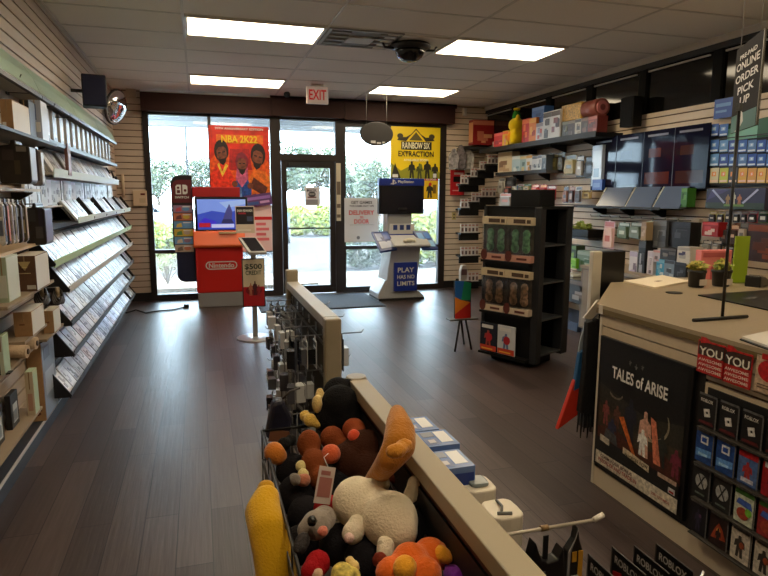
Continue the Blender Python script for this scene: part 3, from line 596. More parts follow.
part('controller', MB().ball(((d0+d1)/2-.02, -.2, zs+.07), (.07, .035, .03), 12).ball(((d0+d1)/2-.09, -.21, zs+.06), (.025, .04, .025), 10).ball(((d0+d1)/2+.05, -.21, zs+.06), (.025, .04, .025), 10), M((214, 208, 190), .4), t)
c0, c1 = qx(389, 228)-cx, qx(413.5, 228)-cx
part('column', MB().box(c0, c1, .08, .3, zs+.1, zc+.03), PW, t, .01)
part('card_holder', MB().box(c0+.03, c1+.02, .02, .08, qz(235), qz(224)), WHITE, t, .004)
for k in range(3):
    xx = c0+.07+k*.1; part('price_card', MB().box(xx, xx+.06, .012, .02, qz(230), qz(225)), M((50, 70, 130), .4), t)
part('blue_strip', MB().box(c0, c1+.02, .0, .02, qz(236.5), qz(234)), PB, t)
for sgn, (pa, pb) in ((-1, (371, 392)), (1, (413, 431.5))):
    xa, xb = qx(pa, 240)-cx, qx(pb, 240)-cx; mb = MB()
    hi, lo, hw = qz(231), qz(249), .05
    if sgn < 0: q = [(xa, -.02, hi), (xb-.06, .02, hi), (xb, -.25, lo+.03), (xa+.06, -.28, lo)]
    else: q = [(xa, .02, hi), (xb-.07, -.02, hi), (xb, -.28, lo+.02), (xa+.06, -.25, lo+.02)]
    mb.add(q+[(p[0], p[1]+.015, p[2]-.03) for p in q], [(0, 1, 2, 3), (7, 6, 5, 4), (0, 4, 5, 1), (1, 5, 6, 2), (2, 6, 7, 3), (3, 7, 4, 0)])
    wing = part('side_tray', mb, M((40, 60, 120), .3), t, .004)
    Q = [Vector(p) for p in q]
    def at(u, v): return (Q[0].lerp(Q[1], u)).lerp(Q[3].lerp(Q[2], u), v)+Vector((0, -.003, .004))
    mb = MB()
    for k, (u0_, v0_, u1_, v1_) in enumerate([(.1, .12, .5, .5), (.55, .1, .9, .45), (.12, .55, .9, .9), (.3, .6, .6, .8)]):
        mb.add([at(u0_, v0_)+Vector((0, 0, k*.0006)), at(u1_, v0_)+Vector((0, 0, k*.0006)), at(u1_, v1_)+Vector((0, 0, k*.0006)), at(u0_, v1_)+Vector((0, 0, k*.0006))], [(0, 1, 2, 3)], k)
    part('print', mb, [M((120, 140, 190), .3), M((60, 90, 170), .3), M((150, 160, 190), .3), M((60, 130, 200), .3)] if sgn < 0 else [M((80, 150, 220), .3), M((30, 110, 200), .3), M((140, 190, 230), .3), M((60, 130, 200), .3)], wing)
s0, s1, sz0, sz1 = qx(379, 195)-cx, qx(424, 195)-cx, qz(214), qz(178.5)
part('screen_frame', MB().box(s0, s1, .0, .09, sz0, sz1-.09), M((10, 12, 22), .3), t, .006); part('screen', MB().box(s0+.02, s1-.02, -.004, .0, sz0+.02, sz1-.11), PN, t)
part('header', MB().box(s0, s1+.0, -.01, .09, sz1-.1, sz1), PB, t, .004)
letter(t, 'PlayStation', (s0+s1)/2+.06, sz1-.05, .24, .05, WHITE, -.013)
lx = (s0+s1)/2-.13; lz = sz1-.055
art(t, 'logo_badge', 1, 1, [(WHITE, [(lx-.012, lz-.035), (lx+.006, lz-.028), (lx+.006, lz+.018), (lx+.022, lz+.012), (lx+.026, lz-.004), (lx+.03, lz+.02), (lx+.008, lz+.036), (lx-.012, lz+.042)]), (WHITE, [(lx-.016, lz-.022), (lx-.05, lz-.03), (lx-.03, lz-.012), (lx-.016, lz-.008)]), (WHITE, [(lx+.012, lz-.024), (lx+.05, lz-.01), (lx+.04, lz+.004), (lx+.012, lz-.008)])], -.013, .0005, 0, 0)
part('holder', MB().box(-.06, .06, -.03, .02, zc+.03, zc+.06), DARK, t, .004)
# ================================================================== LEFT WALL FIXTURES
GRN = M((172, 200, 184), .3, noise=.08, nscale=2); LIP = M((206, 214, 196), .45); LIPG = M((172, 196, 128), .45); SHW = M((196, 190, 178), .5)
Y1 = 8.93
# toe kick deck along the left wall
t = thing('display_platform', 'low dark deck with white edge along the foot of the left wall', 'display base', (LW, 3, 0))
part('deck', MB().box(.0, .086, -1.6, Y1-3, .0, .085), M((42, 48, 62), .5), t); part('edge_strip', MB().box(.076, .089, -1.6, Y1-3, .078, .088), M((190, 190, 192), .4), t)
# green translucent header panels
for k in range(5):
    ya = Y1-.9-k*1.22; yb = ya-1.21
    o = thing('header_panel', ['pale green header panel nearest the window above the left wall shelves', 'second pale green header panel from the window on the left wall', 'third pale green header panel from the window on the left wall', 'fourth pale green header panel from the window, on the left wall', 'nearest pale green header panel at the left picture edge'][k], 'header panel', (LW, yb, 2.1), 0, 'green header panels')
    part('panel', MB().prism([(.16, .04), (.165, .045), (.13, .13), (.07, .22), (.062, .22), (.12, .13)], 0, 1.21, 'y'), GRN, o)
    part('ledge', MB().prism([(0, .03), (.165, .03), (.165, .04), (0, .04)], 0, 1.21, 'y'), M((206, 200, 180), .5), o); part('edge_rail', MB().box(.15, .175, 0, 1.21, .008, .032), M((36, 34, 32), .4), o)
# ---- game cases, faces out
def case_mesh(k, w, h, t, pal):
    mb = MB(); mb.box(-w/2, w/2, 0, t, 0, h, 0); mb.box(-w/2+.006, w/2-.004, -.0012, 0, .005, h-.004, 1)
    r = random.Random(k)
    mb.box(-w/2+.006, w/2-.004, -.0018, -.0012, h*.86, h-.004, 2)
    for i in range(4):
        x, z = r.uniform(-w*.38, w*.1), r.uniform(h*.1, h*.6); mb.box(x, x+r.uniform(.02, w*.3), -.0018-.0004*i, -.0012, z, z+r.uniform(.02, h*.28), 3+i % 2)
    cov = pal[k % len(pal)]; r2 = lambda d: (lambda e: tuple(max(0, min(255, c+e+r.randint(-5, 5))) for c in cov))(r.randint(-2*d, d//3))
    return mb.mesh('game_case', [M([(216, 218, 222), (96, 98, 102), (170, 172, 176), (60, 62, 66)][k % 4], .3), M(cov, .3), M(r2(24), .32), M(r2(40), .32), M(r2(55), .32)])
PALE = [(206, 208, 214), (176, 178, 186), (222, 222, 226), (196, 184, 186), (166, 170, 178), (212, 206, 200), (196, 200, 212), (150, 152, 160)]  # pale covers carry the white glare on the case faces as colour
MIXD = [(200, 204, 200), (60, 60, 62), (190, 194, 190), (150, 168, 130), (44, 46, 50), (206, 206, 204), (120, 124, 122), (174, 180, 160)]
CM = [case_mesh(k, .135, .186, .015, PALE) for k in range(10)]
CD = [case_mesh(40+k, .135, .186, .015, MIXD) for k in range(8)]
TILT = math.radians(36)
rows = [(1.32, 5.15, 'first tilted row from the top', LIP), (1.08, 4.25, 'second tilted row from the top', LIPG), (.86, 4.62, 'third tilted row from the top', SHW), (.62, 4.62, 'fourth tilted row from the top', M((40, 40, 44), .5)), (.40, 4.62, 'fifth tilted row from the top', M((44, 44, 48), .5)), (.165, 4.42, 'lowest tilted row above the floor', M((40, 42, 48), .5))]
first = True
for i, (z, ys, lb, lipm) in enumerate(rows):
    s = thing('tilted_shelf', 'long shelf under the %s of game cases, left wall' % lb, 'shelf', (LW, ys, z), 0, 'tilted game shelves')
    Ln = Y1-ys
    part('ledge', MB().prism([(0, -.012), (.19, -.012), (.19, -.004), (.163, 0), (.043, .165), (.036, .16), (.152, 0), (0, 0)], 0, Ln, 'y'), M((70, 70, 72), .5), s)
    part('price_strip', MB().prism([(.19, -.02), (.196, -.02), (.202, .028), (.196, .03)], 0, Ln, 'y'), lipm, s)
    ye = [Y1-k*.76 for k in range(7) if Y1-k*.76 > ys+.02] if i == 0 else [Y1, Y1-.5]
    for yv in ye:
        part('end_bracket', MB().prism([(.06, .155), (.085, .18), (.205, .005), (.2, -.01), (.06, -.005)], yv-ys-.012, yv-ys, 'y'), M((16, 17, 22), .5), s)
    if i: part('end_bracket', MB().prism([(.06, .155), (.085, .18), (.205, .005), (.2, -.01), (.06, -.005)], -.012, 0, 'y'), M((16, 17, 22), .5), s)
    y = ys+.085; k = 0
    while y < Y1-.08:
        near_br = any(abs(y-v) < (.13 if i == 0 else .075) for v in ye)
        if not near_br and not (i == 0 and rnd.random() < .12):
            o = put('game_case', CM[(k*3+i) % len(CM)]); o.location = (LW+.190, y, z+.004); o.rotation_euler = (-TILT-rnd.uniform(-.02, .02), 0, PI/2)
            tag(o, 'pale game case in the %s, left wall' % lb, 'game case', 'game cases in the %s' % lb)
        y += .1445; k += 1
# row of upright cases above, then a tilted row, then tall white packs
s = thing('display_ledge', 'thin ledge holding upright game cases above the tilted shelves', 'shelf', (LW, 4.2, 1.44)); part('board', MB().box(0, .09, 0, Y1-4.2, -.012, 0), SHW, s); part('back_rail', MB().box(0, .012, 0, Y1-4.2, .0, .05), SHW, s)
y = 4.3; k = 0
while y < Y1-.7:
    o = put('game_case', CD[(k*5+k//3) % len(CD)], None, (LW+.06, y, 1.441), PI/2+rnd.uniform(-.12, .12)); tag(o, 'upright game case in the row just above the tilted shelves', 'game case', 'upright game cases on the ledge')
    y += .15; k += 1
s = thing('tilted_shelf', 'white lipped shelf of pale cases under the tall white packs', 'shelf', (LW, 4.6, 1.665), 0, 'tilted game shelves')
part('ledge', MB().prism([(0, -.012), (.155, -.012), (.155, .0), (.125, 0), (.045, .15), (.038, .15), (.115, 0), (0, 0)], 0, 3.5, 'y'), SHW, s); part('price_strip', MB().prism([(.155, -.03), (.161, -.03), (.168, .03), (.162, .03)], 0, 3.5, 'y'), LIP, s)
y = 4.7; k = 0
while y < 7.75:
    if not 5.02 < y < 5.2:
        o = put('game_case', CM[(k*7+2) % len(CM)]); o.location = (LW+.147, y, 1.669); o.rotation_euler = (-.5, 0, PI/2)
        tag(o, 'pale covered case on the white lipped shelf below the tall white packs', 'game case', 'cases on the white lipped shelf')
    y += .1445; k += 1
t = thing('wire_stand', 'small black wire stand at the far end of the white shelf', 'wire stand', (LW+.06, 7.92, 1.67))
part('wire', MB().tube([(0, -.05, .16), (.03, -.02, .1), (.05, .03, .12), (.07, .02, .05), (.09, .07, .06), (.09, .1, .0)], .012, 6), BLACK, t); part('foot', MB().tube([(.05, -.1, 0), (.09, .12, 0)], .008, 6), BLACK, t)
a = ax(63.5, 159, LW+.14)
solo('hanging_pack', MB().box(-.06, .06, 0, .02, 0, .2).box(-.05, .05, -.002, 0, .02, .16, 1).box(-.02, .02, .005, .012, .2, .235), [M((122, 84, 74), .5), M((150, 110, 100), .4)], 'brown hanging pack over the white lipped shelf', 'pack', (LW+.17, 5.12, 1.66), PI/2)
s = thing('wall_shelf', 'dark edged shelf carrying the tall white packs below the green header', 'shelf', (LW, 4.35, 1.875)); part('board', MB().box(0, .15, 0, 3.75, -.015, 0), M((60, 56, 54), .5), s); part('front_rail', MB().box(.15, .158, 0, 3.75, -.022, .008), M((34, 30, 30), .4), s)
def tall_pack(k):
    w, h, d = .2, .225, .05; mb = MB(); mb.box(-w/2, w/2, 0, d, 0, h, 0); r = random.Random(k+90)
    mb.box(-w/2+.008, -w/2+.06, -.001, 0, .005, h-.005, 1); mb.box(-w*.1, w*.42, -.001, 0, h*.3, h*.85, 2); mb.box(-w*.1, w*.3, -.002, -.001, h*.1, h*.2, 1); mb.box(w/2, w/2+.001, .005, d-.005, .005, h-.005, 2)
    return mb.mesh('white_pack', [M([(222, 222, 224), (206, 208, 212), (214, 210, 204)][k % 3], .35), M([(120, 124, 130), (80, 84, 92), (150, 150, 156)][k % 3], .35), M([(196, 200, 210), (180, 184, 190), (200, 196, 190)][k % 3], .35)])
TP = [tall_pack(k) for k in range(3)]
y = 4.72; k = 0
while y < 8.0:
    o = put('white_pack', TP[k % 3], None, (LW+.12, y, 1.876), PI/2+.06); tag(o, 'tall white boxed pack in the top row under the green header', 'pack', 'tall white packs in the top row'); y += .235; k += 1
# ---- near end of the wall: boxes and hanging packs
def nbox(name, label, cat, L, T, Rr, B, X, depth, front, side, extra=None, group=None):
    q = ax(Rr, B, X); Y = q.y; x0 = ay(L, B, Y).x; h = ay((L+Rr)/2, T, Y).z-q.z; w = q.x-x0
    mb = MB(); mb.box(-w/2, w/2, 0, depth, 0, h, 0); mb.box(w/2, w/2+.001, .004, depth-.004, .004, h-.004, 1); mb.box(-.003, .003, -.0008, 0, h*.6, h, 2); mb.box(-w/2, w/2, .0, depth, h, h+.0008, 1)
    ms = [front, side, M((150, 122, 86), .5)]
    if extra:
        for (u0, v0, u1, v1, mt) in extra: ms.append(mt); mb.box(-w/2+u0*w, -w/2+u1*w, -.0016, 0, v0*h, v1*h, len(ms)-1)
    return solo(name, mb, ms, label, cat, (x0+w/2, Y, q.z), 0, group, .002), Y, q.z, w, h
def stand(name, label, X, pxn, pyn, y0, y1, z, mt=SHW, d=.2):
    s = thing(name, label, 'shelf', (LW, y0, z)); part('board', MB().box(0, d, 0, y1-y0, -.016, 0), mt, s)
    for v in (.05, y1-y0-.05): part('bracket', MB().prism([(0, -.02), (d*.8, -.02), (d*.75, -.03), (0, -.09)], v-.006, v+.006, 'y'), M((60, 58, 56), .5), s)
SHB = M((150, 132, 110), .6)
KR = M((160, 124, 86), .65, noise=.08, nscale=40); KR2 = M((96, 66, 46), .6, noise=.1, nscale=40); WB = M((216, 212, 204), .5)
o, Y, z, w, h = nbox('carton', 'tan and white carton on the top black shelf, left picture edge', 'box', 2, 99, 14, 130, -.86, .32, KR, M((214, 206, 192), .5), [(.1, .1, .4, .25, WHITE)])
nbox('carton', 'black upright box beside the tan carton on the top shelf', 'box', 22, 100, 31, 138, -.88, .14, M((22, 22, 24), .4), M((40, 40, 42), .4), [(.1, .1, .9, .4, M((60, 58, 60), .4))])
nbox('carton', 'blue and white patterned box on the top shelf before white packs', 'box', 31, 100, 43, 140, -.86, .16, M((170, 178, 196), .4), M((206, 208, 212), .4), [(.1, .5, .6, .9, M((70, 84, 120), .4)), (.4, .2, .9, .45, WHITE), (.1, .1, .4, .3, M((90, 110, 150), .4))])
stand('wall_shelf', 'black shelf at the left edge under tan carton and boxes', -.9, 0, 135, 2.9, 4.35, z-.002, M((20, 20, 22), .5), .24)
def hang(label, L, T, Rr, B, X, th, cols, name='hanging_pack', group=None, rot=.0, gloss=.25):
    q0, q1 = ax(L, (T+B)/2, X), ax(Rr, (T+B)/2, X); w = abs(q1.y-q0.y); zc = ax((L+Rr)/2, B, X).z; h = ax((L+Rr)/2, T, X).z-zc
    t = thing(name, label, 'pack', (X, (q0.y+q1.y)/2, zc), PI/2+rot, group)
    part('card', MB().prism([(-w/2, 0), (w/2, 0), (w/2, h), (.03, h), (.02, h-.02), (-.02, h-.02), (-.03, h), (-w/2, h)], -.002, .002, 'y'), M(cols[0], .4), t)
    mb = MB(); mb.prism([(-w*.42, .02), (w*.42, .02), (w*.46, h*.3), (w*.42, h*.8), (-w*.42, h*.8), (-w*.46, h*.3)], -th, -.002, 'y'); part('pouch', mb, M(cols[1], gloss), t, .006)
    part('header_print', MB().box(-w*.4, w*.4, -.004, -.002, h*.83, h*.93).box(-w*.3, w*.2, -th-.001, -th, h*.35, h*.55), M(cols[2], .4), t)
    return t
# the big packs face the camera: boards square across the aisle
def fpack(label, L, T, Rr, B, X, th, cols, name='hanging_pack', art_=None, group=None):
    q = ax(Rr, B, X); Y = q.y; x0 = ay(L, B, Y).x; w = q.x-x0; h = ay((L+Rr)/2, T, Y).z-q.z
    t = thing(name, label, 'pack', ((x0+q.x)/2, Y, q.z), 0, group)
    part('pouch', MB().prism([(-w/2, .01), (-w/2+.01, 0), (w/2-.01, 0), (w/2, .01), (w/2, h*.86), (w*.1, h*.9), (w*.08, h), (-w*.08, h), (-w*.1, h*.9), (-w/2, h*.86)], 0, th, 'y'), M(cols[0], .3, noise=.5, nscale=25), t, .006)
    part('side_label', MB().box(w/2, w/2+.002, .004, th-.004, .02, h*.84), M(cols[1], .35), t)
    if art_: art(t, 'print', w*.9, h*.8, [(M(c, .35), p) for c, p in art_], -.002, .0006, None, .03)
    part('hook', MB().tube([(0, th*.5, h*.97), (-(w/2+x0+w/2-LW)*.5, th*.5, h*.97)], .004, 5), STEEL, t)
    return t
fpack('large black hanging pack with silver edge high at left edge', 0, 140, 32, 184, -.8, .12, ((26, 22, 20), (150, 150, 152)), 'hanging_pack', [((60, 50, 34), rc(.5, .1, .7, .5)), ((50, 40, 40), rc(.1, .5, .5, .8)), ((110, 106, 100), rc(.6, .75, .95, .9))])
fpack('silver striped hanging pack behind the large black pack', 32, 146, 43, 186, -.85, .06, ((120, 116, 118), (206, 206, 208)), 'hanging_pack', [((210, 208, 210), rc(.1, 0, .45, 1)), ((70, 60, 66), rc(.5, 0, .8, 1))])
fpack('black hanging pack with purple side in front of tilted shelves', 27, 203, 47, 245, -.86, .18, ((24, 23, 24), (92, 80, 110)), 'hanging_pack', [((44, 44, 46), rc(.1, .55, .55, .9)), ((60, 58, 60), rc(.5, .05, .9, .4)), ((30, 26, 44), rc(.7, .4, .95, .95))])
for k, (L_, R_, c1, c2, lb) in enumerate([(0, 5, (196, 198, 200), (90, 100, 120), 'white'), (5, 9, (70, 70, 76), (200, 120, 90), 'dark grey'), (9, 13, (190, 180, 170), (120, 110, 110), 'cream'), (13, 17, (206, 206, 206), (90, 90, 96), 'silver'), (17, 22, (44, 42, 40), (90, 80, 70), 'charcoal'), (22, 27, (90, 80, 66), (180, 160, 120), 'brown')]):
    fpack(['white', 'dark grey', 'cream', 'silver', 'charcoal', 'brown'][k]+' hanging card pack on the mid left hooks, '+['leftmost', 'second', 'third', 'fourth', 'fifth', 'last before black pack'][k], L_, 198+k*.4, R_+1, 246-k*.8, -.9+.004*k, .03, (c1, c2), 'hanging_pack', [(c2, rc(.1, .1, .8, .5)), ((160, 160, 160), rc(.1, .6, .8, .85))], 'card packs on the mid left hooks')
stand('wall_shelf', 'beige shelf board between the two levels of hanging packs', -.95, 0, 190, 2.9, 4.25, ax(10, 188, LW+.15).z, M((190, 174, 148), .5), .15)
stand('wall_shelf', 'beige shelf board below the card packs at left edge', -.95, 0, 250, 2.9, 4.15, ax(10, 247, LW+.16).z-.02, M((196, 168, 132), .5), .16)
LOGO = M((190, 170, 120), .4)
o, Y, z, w, h = nbox('carton', 'dark brown box with a small gold emblem and white label', 'box', 15.5, 256, 37.5, 291, -.86, .3, KR2, WB, [(.55, .06, .95, .17, M((190, 184, 172), .5)), (.1, .7, .2, .85, M((150, 140, 126), .5))])
t = o
eb = MB(); eb.prism([(-.018, .03), (.0, .0), (.018, .03), (.03, .05), (-.03, .05)], -.0022, -.0016, 'y'); eb.lathe([(.014, -.0004), (.014, .0004)], (0, -.002, .018), 12); part('emblem', eb, LOGO, t).location = (0, 0, h*.58)
part('lettering_bar', MB().box(-.028, .028, -.002, -.0016, h*.5, h*.52), LOGO, t)
EZ = z; stand('wall_shelf', 'shelf board under the dark brown emblem box', -.9, 0, 0, 3.2, Y+.5, z-.002, SHB, .2)
GW = nbox('carton', 'pale green and white box at the left edge beside emblem box', 'box', 0, 263, 10, 308, -.9, .2, M((170, 186, 160), .45), M((200, 206, 194), .45), [(.1, .1, .9, .6, M((206, 212, 200), .4))])
GW[0].location.z = EZ
o, Y, z, w, h = nbox('carton', 'plain brown carton on the low left shelf, nearer of two', 'box', 15, 312, 33, 336, -.9, .28, KR, WB, [(.3, .45, .6, .52, M((120, 80, 50), .5))])
YN, ZN = Y, z
FC = nbox('carton', 'plain brown carton on the low left shelf, farther of two', 'box', 44, 311, 54.5, 333, -.92, .2, KR, M((210, 206, 196), .5), [(.3, .45, .6, .52, M((120, 80, 50), .5))])
stand('wall_shelf', 'low beige shelf under the nearer plain brown carton', -.9, 0, 0, 3.55, 4.05, ZN-.002, SHB, .17)
stand('wall_shelf', 'low beige shelf under the farther plain brown carton', -.9, 0, 0, 4.1, 4.6, FC[2]-.002, SHB, .15)
stand('wall_shelf', 'low slat shelf holding crumpled paper rolls by the left edge', -.9, 0, 0, 2.9, 3.95, .652, SHB, .14)
stand('wall_shelf', 'narrow ledge under the framed prints by the left edge', -.9, 0, 0, 2.9, 4.0, .243, SHB, .12)
for k, px in enumerate((40, 57)):
    q = ax(px, 300, -.92); t = thing('dark_bundle', ['bundle of dark cables hanging beside the emblem box', 'smaller dark bundle hanging before the tilted shelves'][k], 'cable bundle', (LW+.05, q.y+.15, q.z-.06))
    mb = MB()
    for j in range(4):
        a0 = j*.8; mb.tube([(.08+.03*math.cos(u*.7+a0), .02*j+.05*math.sin(u*.7+a0), .06+.05*math.sin(u*.7+a0*.5)) for u in range(10)], .008, 6)
    part('coil', mb, M((40, 34, 30), .5), t); part('hook', MB().tube([(-.05, .03, .12), (.09, .03, .12)], .004, 5), STEEL, t); part('tie', MB().tube([(.08, .03, .12), (.08, .03, .06), (.05, .03, .06), (.11, .03, .06)], .014, 8), M((170, 150, 120), .5), t)
GI = nbox('carton', 'green white boxed item at the left edge under the cartons', 'box', 0, 326, 4, 365, -.93, .1, M((190, 200, 180), .45), M((160, 180, 140), .45))
q = ax(8, 362, -.92)
t = thing('shelf_divider', 'black upright divider bar at the lower left wall edge', 'divider', (LW+.01, q.y, .653)); part('bar', MB().box(.0, .13, 0, .012, 0, .19), BLACK, t); part('foot', MB().box(0, .16, -.02, .03, 0, .006), BLACK, t)
for k, (px, py, lb) in enumerate([(17, 358, 'crumpled cream paper roll on the low slat shelf, nearer one'), (27, 352, 'crumpled cream paper roll on the low slat shelf, farther one')]):
    q = ax(px, py, -.95); t = thing('paper_roll', lb, 'paper roll', (q.x, q.y, .653)); part('roll', MB().tube([(-.09, 0, .04), (-.03, .02, .045), (.05, .01, .04)], [.03, .04, .035], 10), M((196, 170, 140), .7, noise=.15, bump=.5), t); part('core', MB().tube([(.05, .01, .04), (.056, .01, .04)], .015, 8), M((70, 56, 44), .7), t)
# framed prints standing on the deck
for k, (L_, T_, R_, B_, lb) in enumerate([(0, 382, 9.5, 438, 'black framed pale print at the left edge near the floor'), (12, 370, 24, 421, 'black framed pale print second from left edge near the floor')]):
    q0, q1 = ax(L_-6 if k == 0 else L_, B_, -1.02), ax(R_, B_, -1.0); hh = ax((L_+R_)/2, T_+8, -1.0).z-ax((L_+R_)/2, B_-6, -1.0).z; zb = .244
    w = q1.y-q0.y
    t = thing('framed_print', lb, 'framed print', (LW+.06, (q0.y+q1.y)/2, zb), PI/2)
    part('frame', MB().box(-w/2, w/2, 0, .03, 0, hh), BLACK, t, .004); part('print', MB().box(-w/2+.03, w/2-.03, -.002, 0, .03, hh-.06).box(-w*.3, w*.2, -.003, -.002, hh*.2, hh*.5, 1), [M((186, 192, 190), .3), M((120, 130, 140), .3)], t)
CP = nbox('carton', 'cream boxed pack standing between framed print and tall carton', 'box', 27, 362, 35, 405, -.96, .1, M((206, 190, 160), .5), M((170, 186, 150), .5), [(.2, .1, .8, .5, M((190, 150, 130), .5))])
CP[0].location.z = .244; GI[0].location.z = .653
t = thing('tall_carton', 'tall brown cardboard box with a blue grey front by the floor', 'box', (0, 0, 0))
q = ax(47, 425, -.985); Y = q.y; x0 = ay(31.5, 425, Y).x; hh = ay(44, 347, Y).z-q.z; w = q.x-x0; t.location = (x0+w/2, Y, q.z)
part('carton', MB().box(-w/2, w/2, 0, .34, 0, hh), KR, t, .003); part('front_print', MB().box(w/2, w/2+.002, .005, .335, .01, hh-.005).box(w/2+.002, w/2+.003, .04, .28, hh*.3, hh*.6, 1).box(w/2+.002, w/2+.003, .05, .2, hh*.75, hh*.9, 2), [M((128, 142, 164), .3), M((170, 180, 196), .3), M((90, 100, 124), .3)], t)
part('stamp', MB().box(-w*.2, w*.25, -.001, 0, hh*.13, hh*.15).prism([(.0, hh*.07), (.018, hh*.09), (.012, hh*.115), (-.012, hh*.115), (-.018, hh*.09)], -.001, 0, 'y'), M((90, 40, 30), .5), t)
t.location.z = .087
for k, (py, ln) in enumerate(((63, .26), (72, .24), (83, .3), (90, .34))):
    q = ax(10, py, LW+.02); t = thing('peg_hook', 'thin metal peg hook, '+['topmost', 'second', 'third', 'lowest'][k]+' of those below the near green header', 'hook', (LW, 3.95+.35*k, 2.16-.03*k), 0, 'peg hooks under the header')
    part('rod', MB().tube([(0, 0, 0), (ln*.6, 0, 0), (ln*.64, 0, .02)], .004, 6), M((60, 64, 60), .4, .6), t); part('plate', MB().box(0, .006, -.03, .03, -.015, .015), M((60, 64, 60), .4, .6), t)
# ================================================================== CENTRE GONDOLAS
GCAP = M((166, 160, 148), .45); GPOST = M((152, 140, 118), .45, noise=.06, nscale=12)
PEGB = M((70, 66, 62), .6)
t = thing('gondola', 'farther centre pegboard gondola with beige end posts and cap rail', 'display stand', (.53, 3.1, 0), 0, 'centre gondolas')
part('panel', MB().box(-.012, .012, -.58, .58, .12, .955), PEGB, t); part('cap_rail', MB().box(-.035, .035, -.56, .56, .955, 1.0), GCAP, t, .004)
for s in (-1, 1): part('post', MB().box(-.036, .036, s*.59-.03, s*.59+.03, 0, 1.0 if s < 0 else 1.07), GPOST, t, .008)
part('base', MB().box(-.2, .2, -.6, .6, .0, .09), M((60, 56, 52), .5), t)
for zz in (.3, .5, .7, .85): part('cross_bar', MB().box(-.018, .018, -.56, .56, zz, zz+.015), M((110, 106, 100), .4, .4), t)
hooks = []
HK = MB().tube([(0, 0, 0), (.15, 0, 0), (.16, 0, .015)], .003, 5).box(-.003, .003, -.02, .02, -.02, .02).mesh('peg_hook', M((150, 150, 150), .3, .8))
def acc_mesh(k):
    r = random.Random(200+k); w, h, d = r.uniform(.07, .1), r.uniform(.11, .16), r.uniform(.025, .05); mb = MB()
    mb.prism([(-w/2, -h), (w/2, -h), (w/2, .0), (.012, .0), (.008, .02), (-.008, .02), (-.012, 0), (-w/2, 0)], -.0015, .0015, 'y', 0)
    mb.box(-w*.36, w*.36, -d, -.0015, -h*.85, -h*.3, 1); mb.box(-w*.3, w*.3, -d-.001, -d, -h*.75, -h*.5, 2); mb.box(-w*.45, w*.45, -.0025, -.0015, -h*.2, -h*.05, 3)
    cols = [(30, 30, 34), (206, 208, 210), (150, 152, 156), (24, 24, 26), (96, 98, 104), (60, 66, 84), (220, 222, 222), (84, 84, 92)]
    return mb.mesh('accessory_pack', [M(cols[k % 8], .35), M(cols[(k*3+1) % 8], .2), M(cols[(k+4) % 8], .3), M(cols[(k*5+2) % 8], .3)])
AC = [acc_mesh(k) for k in range(12)]
nm = ['top', 'second', 'third', 'lowest']
for side in (-1, 1):
    for i, z in enumerate((.9, .72, .54, .36)):
        for j in range(6):
            if side > 0 and (i > 1 or (i+j) % 2): continue
            y = 3.1-.47+j*.19+(.06 if i % 2 else 0)
            o = put('peg_hook', HK, t, (side*.012, y-3.1, z), 0 if side > 0 else PI)
            ln = .19
            for q in range(3 if side < 0 else 1):
                if side > 0 and j > 2: continue
                k = rnd.randrange(12)
                a = put('accessory_pack', AC[k], None, (.53+side*(.02+(.035+.042*q if side < 0 else .05)), y+rnd.uniform(-.012, .012), z-.02), (-PI/2 if side < 0 else PI/2)+rnd.uniform(-.25, .25))
                if side < 0: tag(a, 'small blister pack on the %s hook row of the farther gondola, left face' % nm[i], 'accessory pack', 'packs on the %s left hook row' % nm[i])
                else: tag(a, 'small blister pack on the %s hook row, right face of the farther gondola' % nm[i], 'accessory pack', 'packs on the %s right hook row' % nm[i])
# nearer gondola: panel, cap rail, post, wire bin
t = thing('gondola', 'nearer centre gondola with beige cap rail above the plush toy bin', 'display stand', (.497, 1.1, 0), 0, 'centre gondolas')
MAR = M((66, 24, 20), .5)
part('panel', MB().box(-.014, .02, -.95, .82, .1, .86), MAR, t); part('cap_rail', MB().box(-.03, .03, -.95, .83, .86, .9), M((158, 146, 122), .5), t, .003)
part('post', MB().lathe([(.036, 0), (.036, .895), (.033, .905)], (0, .86, 0), 24), GPOST, t)
part('base', MB().box(-.32, .3, -.95, .84, 0, .1), M((50, 46, 44), .5), t)
part('pegboard', MB().box(-.02, -.014, -.94, .8, .4, .83), M((26, 24, 26), .6), t)
t = thing('wire_bin', 'black wire bin full of plush toys on the nearer gondola', 'wire bin', (.32, 1.1, .45))
W = []; x0, x1, y0, y1, zb, zt = -.15, .145, -.8, .84, .0, .3
mb = MB()
for z, r in ((zt, .005), (.2, .003), (.1, .003), (.0, .004)):
    mb.tube([(x0, y0, z), (x1, y0, z), (x1, y1, z), (x0, y1, z), (x0, y0, z)], r, 6)
part('rim', mb, BLACK, t)
mb = MB()
for k in range(18): y = y0+(y1-y0)*k/17; mb.tube([(x0, y, zt), (x0, y, zb), (x1, y, zb)], .0025, 5)
for k in range(4): x = x0+(x1-x0)*k/3; mb.tube([(x, y1, zt), (x, y1, zb), (x, y0, zb), (x, y0, zt)], .0025, 5)
part('grid', mb, BLACK, t)
part('price_rail', MB().box(x0-.004, x0-.001, y0+.1, y1-.1, .2, .24), M((40, 40, 44), .4), t)
